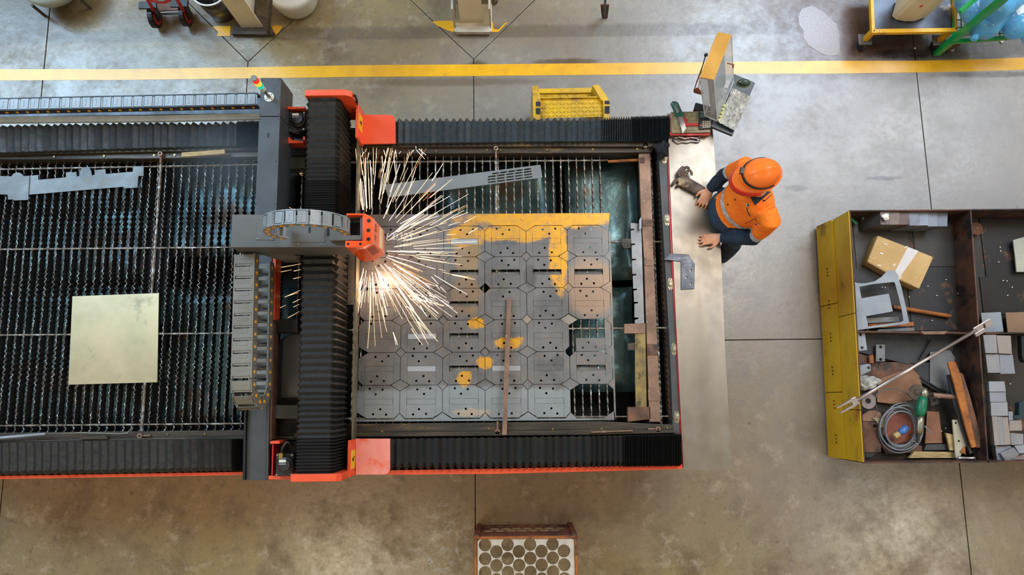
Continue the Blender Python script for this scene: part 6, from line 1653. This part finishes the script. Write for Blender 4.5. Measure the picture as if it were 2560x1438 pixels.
# helmet (local x forward, y left, z up), pitched forward a little
fh = Vector((-.97,-.22,-.10)).normalized(); sh_ = Z3.cross(fh).normalized(); uh = fh.cross(sh_).normalized()
if uh.z < 0: uh = -uh
H0 = W(1899,437,1.635)
def hp(x, y, z): return H0 + fh*x + sh_*y + uh*z
m_hel = mat('helmet_orange', sr(255,128,44), sr(248,118,36), 3, .22, rvar=.03)
def dome(el, az, g=0):
    a, b, h = .138+g, .106+g, .130+g
    return (a*math.cos(el)*math.cos(az), b*math.cos(el)*math.sin(az), h*math.sin(el))
mm = MB()
rows = []
for i in range(13):
    el = i/12*PI/2*.995; rows.append([])
    for k in range(48):
        az = 2*PI*k/48; x, y, z = dome(el, az)
        if abs(y) < .016 and el > .3: z += .006*math.cos(y/.016*PI/2)
        rows[-1].append(hp(x, y, z))
brim = []
for gx, zz_ in ((.0,-.0),(.012,-.006),(.012,-.012),(.0,-.012)):
    ring = []
    for k in range(48):
        az = 2*PI*k/48; x, y, z = dome(0, az, gx); e = max(0, math.cos(az))**2
        ring.append(hp(x+ (.030 if gx else 0)*e, y, zz_-.004*e))
    brim.append(ring)
mm2 = loft(brim[::-1]+rows, False)
mm2.build('helmet', m_hel, wk, smooth=True)
# red visor under the front of the helmet
mm = MB()
mm.surf(lambda u,v: hp(*( (lambda az, g: (( .146+g)*math.cos(az)+.03*max(0,math.cos(az)), (.114+g*.8)*math.sin(az), -.012-.055*v))(lerp(-1.5,1.5,u), .012*v))), 24, 3)
mm.build('visor', mat('red_visor', sr(226,54,34), sr(212,44,28), 3, .25), wk, smooth=True, solid=.004)
# headband strap with buckle
pts = []
for k in range(33):
    az = math.radians(lerp(-118, 118, k/32)); el = math.radians(28 - 22*abs(lerp(-1,1,k/32))**1.5)
    pts.append((el, az))
mm = MB(); A1 = [hp(*dome(el+.07, az, .002)) for el, az in pts]; A2 = [hp(*dome(el-.07, az, .003)) for el, az in pts]
mm.add(A1+A2, [(i, i+1, 33+i+1, 33+i) for i in range(32)]); mm.build('strap', m_black, wk, smooth=True, solid=.003)
p = hp(*dome(math.radians(26), math.radians(-24), .006)); q = hp(*dome(math.radians(26), math.radians(-24), .2))
mm = MB(); mm.obox(p, (.03,.045,.02), math.atan2((q-p).y, (q-p).x)); mm.build('buckle', m_black, wk, bevel=.003)
# dust mask, eyes
mm = MB(); mm.surf(lambda u,v: hc + sd*math.sin(lerp(-1.1,1.1,u))*.080 + fd*(math.cos(lerp(-1.1,1.1,u))*.122+.014*math.sin(v*PI)) + Z3*lerp(-.02,-.115,v), 14, 6)
mm.build('dust_mask', mat('white_mask', sr(226,236,240), sr(210,222,228), 8, .6), wk, smooth=True, solid=.003)
for s_ in (-1, 1):
    mm = MB(); mm.lathe(hc+fd*.088+sd*s_*.032+Z3*.012, [(.004,-.006),(.012,0),(.006,.006)], 12, axis=fd); e = mm.build('eye', m_white, wk, smooth=True)
    mm = MB(); mm.lathe(hc+fd*.094+sd*s_*.032+Z3*.012, [(.005,0),(.005,.0015)], 10, axis=fd); mm.build('pupil', m_black, e)
# pen, buttons, pocket seam and shoulder lettering on the shirt front
def on_front(px, py, z, off=.004): return W(px, py, z)
from mathutils.bvhtree import BVHTree
shirt = [o for o in wk.children if o.name.startswith('shirt')][0]
def hit(px, py, lift=.003):
    o0 = Vector((0,0,CAM_H)); p = W(px, py, 1.2); d = (p-o0).normalized()
    org = ORG[shirt.name]
    if not hasattr(hit, 't'): hit.t = BVHTree.FromPolygons([v.co+org for v in shirt.data.vertices], [p_.vertices[:] for p_ in shirt.data.polygons])
    l, n, i, ds = hit.t.ray_cast(o0, d)
    if l is None: return None, None
    return l + n*lift, n
for px, py in ((1857,487),(1838,499),(1820,511)):
    l, n = hit(px, py)
    if l: mm = MB(); mm.lathe(l, [(.0065,0),(.0065,.002)], 10, axis=n); mm.build('button', m_black, wk)
cpts = [hit(*p, .005)[0] for p in ((1873,489),(1888,483),(1908,478),(1926,480),(1910,494),(1888,513),(1880,500))]
cpts = [p for p in cpts if p]
if len(cpts) > 4:
    mm = MB(); mm.add(cpts, [tuple(range(len(cpts)))]); mm.build('collar_flap', m_navy, wk, solid=.004)
def line_on(pts, r, nm, m):
    P = [hit(*p)[0] for p in pts]; P = [p for p in P if p]
    if len(P) > 1: mm = MB(); mm.tube(P, r, 6); mm.build(nm, m, wk)
line_on([(1868,519),(1869,527),(1872,534),(1877,541)], .003, 'pocket_seam', m_navy)
line_on([(1868,508),(1868,516)], .005, 'pen_clip', mat('pale_blue_clip', sr(150,210,230)))
line_on([(1862,558),(1872,554),(1884,548),(1888,546)], .002, 'placket_seam', m_rust)
line_on([(1888,546),(1893,555),(1901,561)], .002, 'seam', m_rust)
line_on([(1889,562),(1892,560)], .004, 'blue_badge', mat('violet_mark', sr(60,50,170)))
for k in range(7):
    l, n = hit(1937.5+.5*(k%2), 487+k*2.0)
    if l: mm = MB(); mm.obox(l, (.004,.005,.003), .4*k); mm.build('shoulder_print', m_black, wk)

# ---------------------------------------------------------------- sparks
random.seed(42)
m_spark = glow('spark_glow', (1.0, .60, .34, 1), 1.35, (1,.7,.4,1))
m_spark2 = glow('spark_glow_hot', (1.0, .78, .66, 1), 1.8, (1,.8,.6,1))
m_spark3 = glow('spark_glow_dull', (1.0, .30, .08, 1), .7, (1,.4,.1,1))
OX, OY = 925, 626
def streak(m, x0, y0, x1, y1, wpx, z0=.90, z1=.93, bend=0.0):
    n = 5; P = []; rr = []
    for i in range(n+1):
        t = i/n; bx = -(y1-y0)*bend*math.sin(PI*t); by = (x1-x0)*bend*math.sin(PI*t)
        P.append(W(lerp(x0,x1,t)+bx, lerp(y0,y1,t)+by, lerp(z0,z1,t))); rr.append(wpx*.00105*(.55+.45*math.sin(PI*min(1,t+.25))))
    m.tube(P, 0, 4, radii=rr)
A_, B_, C_ = MB(), MB(), MB()
def pol(a, r): return OX+r*math.cos(math.radians(a)), OY-r*math.sin(math.radians(a))
# (angle range, count, start radius range, length range)
for (a0, a1, n, r0_, r1_, l0, l1, wd, tgt) in (
    (-92,-60,50,40,110,40,150,1.7,0), (-60,-38,34,44,130,40,170,2.0,0), (-38,-8,30,40,130,40,160,1.8,0), (-8,22,28,38,120,30,160,1.7,0),
    (22,48,22,46,160,60,170,1.7,0), (48,72,14,60,150,60,150,1.6,0), (74,101,44,96,200,50,150,1.9,0), (-118,-92,26,48,120,50,130,1.7,0),
    (-35,30,14,160,230,15,60,1.8,0), (20,70,16,150,260,20,80,.8,2), (74,100,16,180,250,20,60,.8,2), (-75,-40,14,150,230,20,60,2.2,0), (-60,-20,20,60,140,30,60,.9,2)):
    for _ in range(int(n*.55)):
        a = U(a0, a1); r_a = U(r0_, r1_); L = U(l0, l1); x0, y0 = pol(a, r_a); x1, y1 = pol(a+U(-1.5,1.5), r_a+L)
        x0 = max(x0, 891); x1 = max(x1, 889); y1 = max(y1, 370)
        T_ = C_ if tgt == 2 else (B_ if (r_a < 90 and R() < .6) or R() < .22 else A_)
        zz0 = .93+.0006*r_a*R(); streak(T_, x0, y0, x1, y1, wd*U(.6,1.35), zz0, zz0+U(-.02,.05), U(-.02,.02))
# distinct long streaks read from the photograph
for s in ((1000,560,1125,490),(1019,738,1110,766),(1086,688,1168,736),(1132,688,1187,699),(1075,564,1163,514),(1100,560,1160,526),(1080,452,1108,408),(1074,495,1130,448),
    (1020,800,1043,836),(984,832,990,862),(956,768,962,806),(963,765,966,788),(1020,740,1062,782),(925,400,930,470),(914,395,917,520),(955,390,957,430),(985,395,990,440),(1020,565,1096,540),(1046,628,1100,634),(1052,642,1085,646),
    (1047,372,1065,388),(1041,375,1062,398),(1000,410,975,480),(1025,380,1000,450),(1040,418,1010,520),(905,410,897,380),(1160,557,1190,541),(1172,583,1195,570),(1048,750,1110,764),(1040,735,1095,758),(990,700,1035,745)):
    streak(A_ if R() < .5 else B_, s[0], s[1], s[2], s[3], U(1.6,2.6), .95, .95, U(-.01,.01))
for s in ((700,505,740,528),(706,520,735,536),(700,532,728,540),(695,670,752,660),(691,682,729,675),(734,678,752,674),(733,697,752,693),(712,743,750,726),(732,757,750,748),(698,520,722,515),(716,741,745,732),(690,775,715,763),(720,795,748,779),(733,768,748,761),(741,425,756,440),(744,432,757,434)):
    streak(A_, s[0], s[1], s[2], s[3], U(1.4,2.2), .95, .95)
for _ in range(24):
    x, y = U(1010,1110), U(690,770); streak(B_, x, y, x+U(8,26), y+U(4,18), U(1,2.2), .94, .95)
for _ in range(16):
    x, y = U(893,1060), U(366,384); streak(B_, x, y, x+U(-6,6), y+U(5,18), U(1,2), .96, .97)
sp = thing('spark_shower', W(925,630,.88), 'shower of glowing orange sparks flying out around the cutting head', 'sparks')
sp['kind'] = 'stuff'
for m_, mt in ((A_, m_spark), (B_, m_spark2), (C_, m_spark3)):
    o = m_.build('sparks', mt, sp); o['kind'] = 'stuff'
l = bpy.data.lights.new('cut_glow', 'POINT'); l.energy = 5; l.color = (1, .62, .36); l.shadow_soft_size = .06
lo_ = bpy.data.objects.new('cut_glow', l); COL.objects.link(lo_); lo_.location = W(950, 690, 1.0)
# ---------------------------------------------------------------- thin fume drifting left of the arm
v = bpy.data.materials.new('fume'); v.use_nodes = True; nt = v.node_tree; nt.nodes.clear()
vo_ = nt.nodes.new('ShaderNodeOutputMaterial'); vs_ = nt.nodes.new('ShaderNodeVolumeScatter'); vs_.inputs['Color'].default_value = (.62,.84,1,1)
tc = nt.nodes.new('ShaderNodeTexCoord'); gr_ = nt.nodes.new('ShaderNodeTexGradient'); gr_.gradient_type = 'SPHERICAL'; mp = nt.nodes.new('ShaderNodeMapping')
nt.links.new(tc.outputs['Object'], mp.inputs[0]); nt.links.new(mp.outputs[0], gr_.inputs[0]); mp.inputs['Scale'].default_value = (1/.62, 1/.42, 1/.17)
ml = nt.nodes.new('ShaderNodeMath'); ml.operation = 'MULTIPLY'; ml.inputs[1].default_value = 1.1; nt.links.new(gr_.outputs['Fac'], ml.inputs[0]); nt.links.new(ml.outputs[0], vs_.inputs['Density']); nt.links.new(vs_.outputs[0], vo_.inputs['Volume'])
c = W(610, 410, 1.12); mm = MB(); mm.lathe((c.x,c.y,0), [(.05,1.0-.05),(.30,.99),(.42,1.12),(.30,1.25),(.05,1.29)], 24)
mm.v = [Vector((c.x+(q.x-c.x)*1.4, c.y+(q.y-c.y)*.95, q.z)) for q in mm.v]
o = mm.build('fume', v, smooth=True, origin=(c.x, c.y, 1.12)); tag(o, 'faint bluish fume above the upper left corner of the bed beside the channel', 'smoke', kind='stuff')
